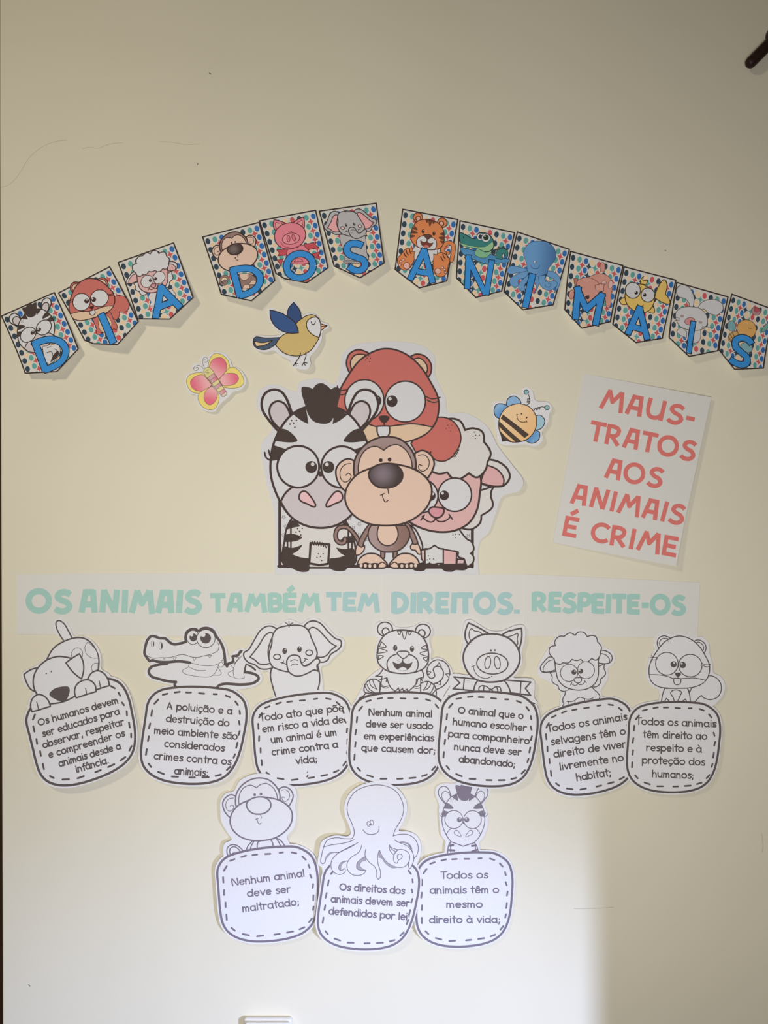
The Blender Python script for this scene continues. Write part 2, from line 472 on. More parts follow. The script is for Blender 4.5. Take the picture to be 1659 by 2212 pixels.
# heavy cut-out capitals, unit cap height, y up, butt ends; stroke .21
H = {
 'A': (.78, [[(.11, 0), (.30, 1.0)], [(.62, 0), (.56, 1.0)], [(.24, .9), (.60, .9)], [(.2, .36), (.6, .36)]]),
 'B': (.66, [[(.12, 0), (.12, 1)], [(.1, .90), (.36, .9), (.5, .82), (.5, .62), (.36, .52), (.1, .52)], [(.3, .52), (.5, .46), (.56, .28), (.46, .12), (.3, .09), (.1, .1)]]),
 'C': (.80, [arc(.46, .5, .36, .41, 42, 318)]),
 'D': (.80, [[(.12, 0), (.12, 1)], [(.08, .9), (.3, .9), (.52, .8), (.64, .52), (.52, .2), (.3, .1), (.08, .1)]]),
 'E': (.66, [[(.13, 0), (.13, 1)], [(.1, .9), (.62, .9)], [(.1, .5), (.56, .5)], [(.1, .1), (.62, .1)]]),
 'I': (.32, [[(.14, 0), (.17, 1)]]),
 'M': (1.02, [[(.10, 0), (.33, .98)], [(.31, .97), (.50, .42), (.80, .97)], [(.80, .99), (.90, -.04)]]),
 'N': (.86, [[(.14, 0), (.2, 1)], [(.18, .98), (.62, .02)], [(.62, 0), (.7, 1)]]),
 'O': (.98, [arc(.46, .5, .37, .43, 0, 360, 26)]),
 'P': (.68, [[(.12, 0), (.12, 1)], [(.1, .9), (.38, .9), (.54, .8), (.54, .56), (.4, .42), (.1, .42)]]),
 'R': (.76, [[(.12, 0), (.12, 1)], [(.1, .9), (.38, .9), (.54, .8), (.52, .58), (.38, .46), (.1, .44)], [(.3, .44), (.62, .03)]]),
 'S': (.74, [[(.62, .80), (.44, .91), (.24, .86), (.16, .70), (.28, .56), (.5, .46), (.6, .28), (.48, .1), (.26, .07), (.08, .18)]]),
 'T': (.70, [[(.0, .9), (.68, .9)], [(.34, 0), (.34, .95)]]),
 'U': (.86, [[(.12, 1), (.12, .4), (.22, .14), (.42, .08), (.6, .18), (.68, .4)], [(.68, 1), (.68, 0)]]),
 '-': (.46, [[(.04, .44), (.38, .44)]]),
 '.': (.34, [[(.14, 0), (.14, .2)]]),
 ' ': (.5, []),
}
H['É'] = (.66, H['E'][1] + [[(.24, 1.10), (.50, 1.36)]])

def text_width(t, F): return sum(F[c][0] for c in t) - 0.2
def put_text(pen, t, x0, y0, x1, y1, xh, w, F=G, parent=None, col='line', name='text_line', split=None, cap='round', smooth=True, jitter=0.0):
    """lettering from (x0,y0) to (x1,y1) along the baseline; xh unit height"""
    L = math.hypot(x1-x0, y1-y0); ux, uy = (x1-x0)/L, (y1-y0)/L; vx, vy = uy, -ux
    wd = text_width(t, F); sx = L / wd; x = 0; allV, allF = [], []; out = []
    rnd = random.Random(t)
    for ch in t:
        adv, strokes = F[ch]; V, Fc = [], []
        ja = rnd.uniform(-jitter, jitter)
        for s_ in strokes:
            q = []
            for p in s_:
                X = (x + p[0]) * sx; Y = (p[1] + ja * .3) * xh
                X += ja * p[1] * xh * .5
                q.append(pen.t((x0 + ux*X + vx*Y, y0 + uy*X + vy*Y)))
            pl = catmull(q, False, 1.6) if (smooth and len(q) > 3) else [p[:2] for p in q]
            v, f = stroke(pl, pen.W(w), cap=cap); b = len(V); V += v; Fc += [tuple(i+b for i in g) for g in f]
        if V:
            if split: out.append(pen.s.emit(split, [(V, Fc, pen.M(col))], parent))
            else:
                b = len(allV); allV += V; allF += [tuple(i+b for i in g) for g in Fc]
        x += adv
    if not split:
        o = pen.s.emit(name, [(allV, allF, pen.M(col))], parent); return o
    return out

# ------------------------------------------------------------------ animals, each in the pixel frame of its close study
LW = (204, 204, 209)
RED = (196, 104, 96); TAN = (214, 184, 154); SKIN = (216, 186, 168); BROWN = (146, 118, 112)
ZB = (72, 60, 56); GREY = (196, 187, 192); NPINK = (222, 180, 184); SPINK = (212, 168, 168); SNOSE = (208, 142, 154)

def paw(P, pts, toe, c):
    a = P.fill('paw', pts, c, 18); b = P.lines('toe_line', [toe], 13); return P.own(a, b)

def art_dog(P, c=LW, c2=None, nose='line'):
    c2 = c2 or c
    tail = P.fill('dog_tail', [(560,365,1),(500,280),(458,190),(455,130),(490,112),(550,150),(600,230),(650,325,1)], c, 16)
    body = P.fill('dog_body', [(350,575,1),(430,440),(560,355),(700,315),(800,325),(880,380),(940,470),(972,570),(970,700,1),(900,950,1),(700,1010,1),(400,800,1)], c, 18,
        lines=[[(350,575),(430,440),(560,355),(700,315),(800,325),(880,380),(940,470),(972,570),(966,700)]])
    sp = P.fill('spot', [(650,550,1),(645,490),(690,440),(740,440),(775,480),(775,540,1)], c2, 6)
    sp2 = P.fill('spot', [(835,365,1),(805,420),(820,500),(880,550),(965,555,1),(935,460)], c2, 6)
    sp3 = P.fill('spot', [(965,615,1),(915,620),(888,660),(900,715,1),(962,690,1)], c2, 6)
    P.own(body, sp, sp2, sp3)
    ear = P.fill('dog_ear', [(255,668,1),(160,695),(80,750,1),(110,840),(160,920),(222,955,1)], c, 18)
    head = P.fill('dog_head', [(240,985,1),(200,900),(195,790),(240,680),(350,580),(480,538),(600,548),(700,620),(770,800),(700,1005,1),(620,1045),(520,1080),(400,1095,1),(300,1080,1)], c, 19,
        lines=[[(240,985),(200,900),(195,790),(240,680),(350,580),(480,538),(560,542),(640,558)], [(395,1097),(520,1080),(620,1045),(700,1000)]])
    n = P.fill('nose', [(390,985),(440,925),(540,895),(615,900),(628,940),(590,1045),(545,1065),(470,1045)], nose, 6)
    e1 = P.ell('eye', 346, 739, 9); e2 = P.ell('eye', 407, 716, 9)
    ear2 = P.fill('ear_flap', [(580,612,1),(650,560),(738,505,1),(785,600),(793,700),(768,802,1),(670,725)], c, 18)
    P.own(head, n, e1, e2, ear2)
    paw(P, [(840,808,1),(890,730),(965,704),(1040,740),(1090,820),(1100,880,1),(1000,910),(935,935,1)], [(980,825),(998,905)], c)
    paw(P, [(710,1025,1),(688,950),(712,870),(790,818),(870,818),(930,870),(945,950,1),(830,985)], [(820,910),(832,978)], c)
    paw(P, [(185,1190,1),(165,1110),(190,1030),(255,986),(325,1005),(378,1060),(402,1125,1),(290,1160)], [(238,1075),(262,1158)], c)

def art_croc(P, skin=LW, neckc=LW, water=LW, spike=LW, snout=None, full=True, thick=34, thin=6, teeth=LW):
    pd = [(410,600),(300,620),(210,650),(182,700),(210,760),(320,800),(450,830),(525,835,1),(508,870),(530,903,1),(700,905),(900,905),(1040,905,1),(1070,875),(1140,857),(1350,866),(1500,845),(1562,795),(1550,760),(1480,725),(1385,710,1),(1250,650),(1100,640),(700,600)]
    w = P.fill('puddle', pd, water, thick, lines=[[(415,605),(300,620),(210,650),(182,700),(210,760),(320,800),(450,830),(525,835,1),(508,870),(530,903)],
        [(1040,905),(1070,875),(1140,857),(1350,866),(1500,845),(1562,795),(1550,760),(1480,725),(1385,710,1),(1388,660),(1400,600)],
        [(1165,640),(1175,610),(1220,590),(1252,565),(1237,515),(1290,505),(1318,480),(1330,458),(1365,455)]])
    tip = P.lines('tail_tip', [[(1415,608),(1480,650),(1520,682)]], 24)
    s1 = P.fill('spike', [(1255,775,1),(1200,760),(1180,725),(1250,685,1)], spike, thin)
    s2 = P.fill('spike', [(1250,665,1),(1200,605,1),(1270,600,1)], spike, thin)
    s3 = P.fill('spike', [(1265,595,1),(1245,520,1),(1320,525,1)], spike, thin)
    tail = P.fill('crocodile_tail', [(1255,780,1),(1245,690),(1270,600),(1330,530),(1370,480,1),(1410,560),(1390,640),(1375,720),(1385,780,1),(1320,795)], skin, thin)
    P.own(w, tip); P.own(tail, s1, s2, s3)
    k1 = P.fill('spike', [(1060,570,1),(1125,612),(1108,642),(1045,645,1)], spike, thin)
    k2 = P.fill('spike', [(1050,650,1),(1095,728),(1080,745),(990,747,1)], spike, thin)
    neck = P.fill('crocodile_neck', [(690,595,1),(678,645),(608,690),(620,722),(760,760),(940,770),(1000,740),(1050,650),(1062,580,1),(950,600),(820,600)], neckc, thin)
    cl = P.lines('collar_line', [[(690,645),(780,685),(900,690)]], thin)
    P.own(neck, k1, k2, cl)
    hd = [(700,592),(560,575),(420,585),(300,580),(225,562),(195,572),(160,530),(130,480),(138,400),(165,310),(210,262),(250,262),(320,285),(390,290),(450,340),(500,362),(580,350),(650,330,1),(645,270),(660,210),(710,175),(770,172),(810,195),(850,165),(920,158),(990,190),(1030,260),(1080,330),(1120,420),(1130,500),(1100,570),(1050,610),(950,632),(820,622)]
    top = hd[:29]
    head = P.fill('crocodile_head', hd, skin, thin)
    o = P.lines('head_outline', [top + [(1145,618)]], thick)
    t_ = []
    for a in ([(735,528,1),(752,568,1),(785,528,1)], [(485,533,1),(508,562,1),(532,525,1)], [(925,503,1),(950,530,1),(972,497,1)], [(360,532,1),(376,552,1),(394,532,1)]):
        t_.append(P.fill('tooth', a, teeth, 5, smooth=False))
    m = P.lines('mouth_line', [[(165,505),(230,535),(340,530),(420,530),(500,515),(570,493),(640,495),(720,520),(800,525),(880,505),(980,480),(1050,440),(1065,380),(1040,330)]], thin + 1)
    n1 = P.ell('nostril', 230, 357, 20, 40, LW if skin == LW else skin, 4); n1b = P.ell('nostril', 240, 358, 8, 30)
    n2 = P.ell('nostril', 333, 380, 23, 47, LW if skin == LW else skin, 4); n2b = P.ell('nostril', 345, 380, 10, 38)
    e1 = P.ell('eye', 738, 275, 78, 88, LW, 8); q1 = P.ell('pupil', 742, 275, 48, 50, 'line', hl=[(722,243,20)])
    e2 = P.ell('eye', 900, 290, 115, 113, LW, 9); q2 = P.ell('pupil', 898, 285, 67, 66, 'line', hl=[(866,240,30)])
    P.own(head, o, m, n1, n1b, n2, n2b, e1, q1, e2, q2, *t_)

def art_elephant(P, c=LW, inner=LW, cheek=LW, body=True):
    if body:
        P.fill('elephant_body', [(388,660,1),(375,760),(400,880),(440,1012,1),(700,990),(970,925,1),(990,840),(990,740),(965,610,1),(700,600,1)], c, 18,
            lines=[[(388,660),(375,760),(400,880),(440,1012)], [(970,925),(990,840),(990,740),(965,620)]])
    for nm, out, inn in (('left', [(455,172,1),(380,135),(310,145),(240,200),(160,330),(100,430),(42,470),(45,530),(100,590),(180,620),(240,665),(310,675),(400,660,1),(360,500,1)],
                           [(415,230,1),(370,215),(310,250),(220,390),(115,525,1),(180,560),(230,605),(300,615),(375,600,1),(345,450)]),
                          ('right', [(795,138,1),(850,85),(920,70),(1000,100),(1100,210),(1190,290),(1255,315),(1260,380),(1220,430),(1130,490),(1090,560),(1040,585),(975,580,1),(920,400,1)],
                           [(850,182,1),(900,150),(960,170),(1060,270),(1130,345),(1200,385,1),(1130,440),(1080,500),(1020,525),(955,520,1),(930,430),(890,300)])):
        a = P.fill('elephant_ear', out, c, 18); b = P.fill('inner_ear', inn, inner, 17); P.own(a, b)
    head = P.fill('elephant_head', [(455,170),(560,135),(700,122),(790,140),(850,190),(890,290),(940,400),(960,480),(930,560),(800,640),(700,700),(580,705),(480,680),(400,640),(360,560),(360,470),(390,360),(400,260)], c, 18)
    mo = P.lines('mouth_line', [[(503,592),(535,592),(560,612),(582,617)],[(520,606),(540,570)],[(765,600),(800,575),(820,545)],[(800,540),(842,552)]], 11)
    tr = P.fill('trunk', [(600,700,1),(582,630),(582,560),(620,510),(680,497),(740,520),(755,580),(790,632),(850,622),(920,560),(965,540),(990,562),(985,600),(960,625),(972,700,1),(920,685),(850,720),(760,755),(690,760),(630,730)], c, 18)
    wr = P.lines('wrinkle', [[(625,575),(670,555),(715,565)],[(632,630),(670,610),(718,615)]], 10)
    k1 = P.ell('cheek', 458, 520, 44, 33, cheek, 14); k2 = P.ell('cheek', 860, 468, 43, 33, cheek, 14)
    e1 = P.ell('eye', 552, 447, 29, 38, 'line', hl=[(560,430,9)]); e2 = P.ell('eye', 738, 425, 29, 38, 'line', hl=[(742,408,9)])
    hr = P.lines('hair_tuft', [[(608,150),(607,80)],[(602,135),(585,105),(560,92)],[(612,135),(630,105),(655,95)]], 11)
    P.own(head, mo, tr, wr, k1, k2, e1, e2, hr)

def art_tiger(P, c=LW, belly=LW, stripe=LW, nose=LW, eari=LW, tongue=LW, feet=False):
    tail = P.fill('tiger_tail', [(1145,905,1),(1220,870),(1285,800),(1312,710),(1290,620),(1230,560),(1150,545),(1080,580),(1035,650),(1040,730),(1080,770),(1125,750),(1120,700),(1108,660),(1140,625),(1190,630),(1230,680),(1225,760),(1180,810),(1115,835,1)], c, 14)
    ts = [P.fill('stripe', a, stripe, 10, smooth=False) for a in ([(1152,618,1),(1180,578,1),(1210,632,1)], [(1040,678,1),(1082,694,1),(1052,728,1)], [(1308,712,1),(1258,716,1),(1302,765,1)], [(1150,828,1),(1202,800,1),(1195,850,1)])]
    P.own(tail, *ts)
    foot = P.lines('foot_line', [[(200,1050),(210,1010),(250,990),(285,950)]], 14)
    body = P.fill('tiger_body', [(500,650,1),(450,720),(405,745,1),(485,745,1),(455,945,1),(960,945,1),(955,760,1),(985,765,1),(990,720),(960,655,1)], c, 14)
    bel = P.fill('belly', [(545,700,1),(900,700,1),(905,800),(870,880),(800,932,1),(650,932,1),(585,870),(550,790)], belly, 14, lines=[[(545,765),(560,820),(590,880),(650,930)],[(905,780),(895,840),(850,890),(800,930)]])
    fr = P.lines('fur_fringe', [[(640,935),(685,885,1),(697,925,1),(735,890,1),(747,925,1),(790,900,1),(792,935)],[(455,790),(545,762,1),(535,810)],[(975,800),(960,770,1),(925,770,1),(905,840)]], 13, smooth=False)
    st = P.lines('body_stripes', [[(480,870),(530,888),(560,882)],[(470,840),(510,870),(560,862)],[(860,880),(900,892),(945,885)],[(875,862),(910,870),(945,850)]], 10)
    P.own(body, bel, fr, st)
    for pts, ss in (([(455,945,1),(300,950,1),(268,930),(272,860),(320,795),(390,778),(462,815,1)], [[(330,795),(350,860),(420,900,1),(392,850),(370,785)],[(278,870),(310,920),(375,945)],[(300,840),(330,900),(390,940)]]),
                    ([(955,830,1),(1050,808),(1120,855),(1145,930),(1142,985,1),(955,940,1)], [[(1040,815),(1020,870),(985,915,1),(1045,890),(1085,825)],[(1140,905),(1110,945),(1085,960)],[(1115,865),(1100,910),(1070,950)]])):
        a = P.fill('haunch', pts, c, 15); b = P.lines('haunch_stripes', ss, 11); P.own(a, b)
    if feet:
        for cx in (300, 1110):
            a = P.ell('foot', cx, 1190, 105, 100, c, 15); b = P.ell('foot_pad', cx+10, 1215, 55, 50, eari, 11); P.own(a, b)
            for i in range(3): P.own(a, P.ell('toe_pad', cx-60+i*50, 1130, 20, 20, eari, 9))
    e = []
    for x, y, x2, y2 in ((520,170,528,200),(983,195,968,222)):
        a = P.ell('tiger_ear', x, y, 91, 85, c, 16); b = P.ell('inner_ear', x2, y2, 42, 45, eari, 16); P.own(a, b)
    head = P.fill('tiger_head', [(740,178),(620,190),(520,240),(450,340),(425,460),(435,570),(490,640),(580,690),(740,710),(880,695),(990,650),(1045,570),(1050,450),(1020,330),(950,240),(860,195)], c, 17)
    for a in ([(672,192,1),(697,238),(718,190,1)], [(725,186,1),(757,292),(790,188,1)], [(795,194,1),(820,240),(845,202,1)],
              [(478,325,1),(534,388),(452,385,1)], [(445,402,1),(546,440),(432,465,1)], [(440,492,1),(502,500),(440,542,1)],
              [(1020,365,1),(962,402),(1040,418,1)], [(1045,432,1),(948,465),(1048,505,1)], [(1045,518,1),(985,520),(1028,562,1)]):
        P.own(head, P.fill('stripe', a, stripe, 11))
    mz = P.fill('muzzle', [(670,472,1),(600,500),(550,560),(548,630),(575,688,1),(740,712),(897,690,1),(925,610),(910,540),(860,495),(808,475,1),(740,530,1)], belly, 15)
    no = P.fill('nose', [(668,457),(700,442),(790,442),(815,460),(790,500),(745,528),(700,500)], nose, 14)
    mo = P.fill('mouth', [(615,565,1),(680,592),(722,575),(738,528,1),(750,575),(800,592),(854,572,1),(830,630),(780,670),(700,672),(640,632)], 'line', 4)
    tg = P.fill('tongue', [(680,662),(740,630),(790,660),(737,676)], tongue, 0)
    wd = P.dots('whisker_dots', [(672,522),(692,538),(678,552),(666,545),(693,562),(800,530),(780,545),(800,555),(788,567),(815,545)], 4)
    e1 = P.ell('eye', 645, 400, 26, 37, hl=[(652,385,8)]); e2 = P.ell('eye', 850, 410, 26, 36, hl=[(852,392,7)])
    P.own(head, mz, no, mo, tg, wd, e1, e2)

def art_pig(P, c=LW, inner=LW, rib=LW, rib2=LW, snout=LW):
    rb = []
    a = P.fill('ribbon_end', [(592,785,1),(290,755,1),(362,828,1),(280,900,1),(535,922,1)], rib, 18, smooth=False); b = P.lines('ribbon_fold', [[(418,770),(405,905)]], 16); P.own(a, b)
    a = P.fill('ribbon_end', [(900,790,1),(1225,815,1),(1157,890,1),(1222,975,1),(975,945,1)], rib, 18, smooth=False); b = P.lines('ribbon_fold', [[(1105,815),(1095,962)]], 16); P.own(a, b)
    body = P.fill('pig_body', [(588,785,1),(545,860),(528,945,1),(980,950,1),(950,865),(895,790,1)], c, 18)
    h = P.lines('hands', [[(598,925),(595,885),(630,860),(690,872),(737,908),(800,872),(850,880),(862,935)],[(655,870),(650,925)],[(812,878),(826,932)],[(722,925),(737,900),(760,925)]], 14)
    P.own(body, h)
    t = P.lines('ribbon_tip', [[(225,985),(290,985),(360,960)],[(1268,1075),(1215,1055),(1160,1010)]], 18)
    for out, inn in (([(462,352,1),(432,290),(432,200),(468,100,1),(560,140),(715,228,1),(600,320,1)], [(495,312,1),(475,260),(488,185),(510,168),(540,195),(600,205),(640,240,1)]),
                     ([(880,242,1),(940,205),(1030,180),(1112,162,1),(1117,250),(1105,340),(1080,420,1),(960,330,1)], [(940,268,1),(990,255),(1030,240),(1062,222),(1072,240),(1060,290),(1068,350),(1048,372,1)])):
        a = P.fill('pig_ear', out, c, 20); b = P.fill('inner_ear', inn, inner, 12); P.own(a, b)
    head = P.fill('pig_head', [(750,232),(600,255),(480,340),(415,450),(408,560),(450,680),(540,775),(660,812),(780,815),(900,792),(1010,710),(1075,610),(1093,510),(1065,400),(980,300),(870,248)], c, 22)
    sn = P.ell('snout', 758, 592, 190, 127, snout, 15, rot=2); n1 = P.ell('nostril', 702, 582, 35, 76, snout, 12, rot=8); n2 = P.ell('nostril', 818, 582, 35, 76, snout, 12, rot=-8)
    sm = P.lines('smile', [[(527,622),(545,690),(600,750),(680,772),(755,745)],[(504,632),(552,614)]], 9)
    ey = P.dots('eye', [(741,432)], 13); ey2 = P.dots('eye', [(790,430)], 12); fk = P.dots('freckles', [(502,358),(518,340),(498,340),(452,798),(472,801)], 4)
    P.own(head, sn, n1, n2, sm, ey, ey2, fk)

def art_sheep(P, wool=LW, face=LW, inner=LW, nose=LW, body=True, eye=9, left=True):
    if left:
        P.fill('wool_side', [(270,640,1),(300,690),(300,750),(372,800,1),(390,850),(450,870),(505,848,1),(500,600,1)], wool, 12)
    P.fill('wool_side', [(955,530,1),(938,560),(938,602,1),(955,660),(893,722,1),(890,770),(840,815),(765,810,1),(800,600,1)], wool, 12)
    if body:
        b = P.fill('sheep_body', [(458,870,1),(455,910),(432,950),(430,1000),(442,1020),(425,1050,1),(870,975,1),(883,930),(850,880),(820,855),(780,812,1),(600,820,1)], wool, 12,
            lines=[[(458,870),(455,910),(432,950),(430,1000),(442,1020),(425,1050)],[(870,970),(883,930),(850,880),(820,855),(780,812)]])
        l = P.lines('leg_lines', [[(480,993),(510,996),(570,985),(600,960),(640,943),(690,957),(740,968),(800,950)],[(505,1030),(500,995)],[(580,1015),(576,985)],[(700,995),(695,957)]], 10)
        P.own(b, l)
    for out, inn in (([(325,470,1),(270,450),(200,510),(155,580),(168,625),(210,640),(345,605,1)], [(325,485,1),(260,500),(195,575),(190,625,1),(230,635),(345,605,1)]),
                     ([(895,372,1),(960,380),(1020,420),(1038,470),(1010,520),(950,535),(860,525,1)], [(890,408,1),(960,430),(1003,480),(1003,525,1),(950,533),(862,522,1)])):
        if out[0][0] < 500 and not left: continue
        a = P.fill('sheep_ear', out, wool, 13); b = P.fill('inner_ear', inn, inner, 10); P.own(a, b)
    fc = P.fill('sheep_face', [(350,500),(350,640),(380,740),(450,810),(540,845),(640,855),(740,835),(820,780),(860,700),(868,600),(850,470),(600,420)], face, 13)
    fl = P.fill('fleece', [(342,312,1),(275,335),(265,400),(325,475,1),(345,525),(400,540),(432,520,1),(500,522),(542,480,1),(600,495),(652,480,1),(710,520),(787,470,1),(840,490),(885,440),(892,388,1),(905,330),(858,268,1),(838,205),(780,190),(732,207,1),(690,152),(620,150),(583,190,1),(520,158),(450,200,1),(390,200),(343,242,1),(332,275)], wool, 13)
    e1 = P.ell('eye', 507, 645, 106, 105, LW, eye); e2 = P.ell('eye', 715, 613, 104, 104, LW, eye)
    p1 = P.ell('pupil', 567, 637, 31, 31, hl=[(578,624,9)]); p2 = P.ell('pupil', 650, 625, 30, 30, hl=[(638,612,9)])
    no = P.fill('nose', [(565,730),(580,708),(615,703),(655,708),(660,732),(640,762),(605,768),(578,752)], nose, 11)
    sm = P.lines('smile', [[(530,770),(548,787),(585,800),(605,790),(613,770)],[(613,770),(630,788),(660,788),(690,770),(705,750)],[(524,795),(542,760)],[(693,738),(718,766)]], 9)
    P.own(fc, e1, e2, p1, p2, no, sm)

def art_beaver(P, c=LW, m=LW, body=True, tail=True, nose='line', chest=LW):
    if tail: P.fill('squirrel_tail', [(880,835,1),(905,880,1),(930,830),(1000,740),(1140,680),(1220,700),(1280,770),(1287,860),(1240,940),(1150,970),(1080,950),(1045,918,1),(1000,960),(950,1015,1),(905,1010,1)], c, 12)
    if body:
        b = P.fill('squirrel_body', [(600,835,1),(575,910),(558,1005,1),(910,1005,1),(905,920),(878,832,1)], c, 13)
        ch = P.fill('chest', [(715,995,1),(705,950),(672,890),(700,860),(760,855),(805,880),(790,920),(755,995,1)], chest, 12)
        sp = P.lines('fur_spikes', [[(600,990),(620,955,1),(650,985)],[(820,988),(852,962,1),(862,988)]], 12, smooth=False)
        P.own(b, ch, sp)
    for out, inn in (([(535,350,1),(515,280),(540,220),(600,195),(650,210),(690,232,1),(620,330,1)], [(552,335,1),(545,270),(580,230),(650,232,1),(610,290)]),
                     ([(960,262,1),(1010,245),(1070,265),(1107,320),(1100,380),(1072,410,1),(1000,330,1)], [(980,280,1),(1030,274),(1070,310),(1080,350),(1062,388,1),(1020,340)])):
        a = P.fill('squirrel_ear', out, c, 12); bb = P.fill('inner_ear', inn, m, 10); P.own(a, bb)
    head = P.fill('squirrel_head', [(780,198),(690,220),(600,275),(520,370),(450,480),(415,580),(415,670),(440,750),(520,810),(640,830),(780,832),(940,820),(1050,780),(1120,710),(1148,620),(1145,540),(1100,440),(1040,340),(960,260),(870,212)], c, 13)
    mz = P.fill('muzzle', [(413,668,1),(520,670),(620,685),(710,715),(760,718),(860,712),(960,708),(1102,737,1),(1050,780),(940,820),(780,832),(640,830),(520,810),(440,750)], m, 10)
    e1 = P.ell('eye', 630, 535, 137, 138, LW, 11); e2 = P.ell('eye', 915, 557, 142, 136, LW, 11)
    p1 = P.ell('pupil', 712, 542, 38, 38, hl=[(718,525,12)]); p2 = P.ell('pupil', 823, 550, 39, 39, hl=[(810,533,12)])
    no = P.fill('nose', [(728,650),(765,643),(800,655),(785,682),(762,694),(740,680)], nose, 3); nl = P.lines('nose_line', [[(762,690),(762,715)]], 10)
    to = P.fill('tooth', [(712,712,1),(713,760),(730,785),(775,787),(795,765),(798,715,1),(760,712)], LW, 11)
    ls = [P.lines('eyelash', [l_], 9) for l_ in [[(440,485),(490,488),(515,470)],[(430,460),(470,462),(512,458)],[(445,430),(452,461)],[(1062,530),(1105,548),(1160,540)],[(1070,555),(1110,572),(1145,568)]]]
    sf = P.dots('freckles', [(660,255),(672,240),(685,258),(650,268),(678,280)], 4)
    P.own(head, mz, e1, e2, p1, p2, no, nl, to, sf, *ls)

def art_monkey(P, hair=LW, skin=LW, nose=LW, body=True, tail=True, ear=None, neck=None):
    neck = neck or hair
    if tail:
        P.lines('monkey_tail', [[(262,1035),(235,985),(238,915),(288,878),(350,885),(400,920),(440,968)],[(300,1020),(266,970),(276,920),(320,902),(370,930),(405,980)],[(300,1012),(298,985),(322,978),(338,1000)]], 14)
    if body:
        b = P.fill('monkey_body', [(545,828,1),(505,900),(510,965,1),(885,905,1),(868,850),(820,790,1)], hair, 14, lines=[[(545,832),(490,890),(460,965)],[(560,838),(525,900),(515,955)],[(820,795),(885,830),(935,895)],[(838,815),(868,860),(885,905)]])
        be = P.fill('belly', [(615,838,1),(600,880),(605,945,1),(790,912,1),(788,860),(758,815,1)], skin, 14)
        P.own(b, be)
    for out, sw in (([(335,285,1),(280,270),(220,300),(182,360),(190,440),(230,510),(272,548,1),(350,420,1)], [(310,310),(255,322),(220,370),(226,440),(262,470),(302,450),(315,412),(290,393),(270,412)]),
                    ([(862,205,1),(930,177),(1000,210),(1036,280),(1020,350),(985,412,1),(880,340,1)], [(895,220),(950,215),(990,260),(985,320),(940,355),(905,335),(905,300),(932,308)])):
        a = P.fill('monkey_ear', out, skin, 17); b = P.lines('ear_swirl', [sw], 9); P.own(a, b)
    hd = P.fill('monkey_hair', [(355,425),(335,340),(350,250),(420,150),(520,88),(620,68),(730,88),(820,160),(872,260),(865,345),(600,480)], hair, 18)
    fc = P.fill('monkey_face', [(380,400,1),(375,320),(400,230),(450,175),(520,155),(590,187,1),(640,148),(710,135),(780,175),(830,250),(848,345,1),(600,450)], skin, 12)
    mz = P.fill('muzzle', [(620,300),(480,345),(370,400),(290,500),(270,600),(300,690),(380,770),(500,820),(640,830),(780,810),(900,750),(990,660),(1025,560),(1015,470),(950,390),(850,335),(740,308)], skin, 18)
    no = P.fill('nose', [(620,298),(700,310),(757,360),(760,430),(700,490),(620,508),(540,495),(482,440),(470,380),(520,325)], nose, 18)
    e1 = P.ell('eye', 568, 272, 17); e2 = P.ell('eye', 645, 264, 17)
    mo = P.lines('mouth', [[(640,510),(650,555)],[(580,572),(612,556)],[(597,565),(605,600),(625,628),(648,612)]], 10)
    P.own(mz, no, mo, e1, e2)
    return hd, fc

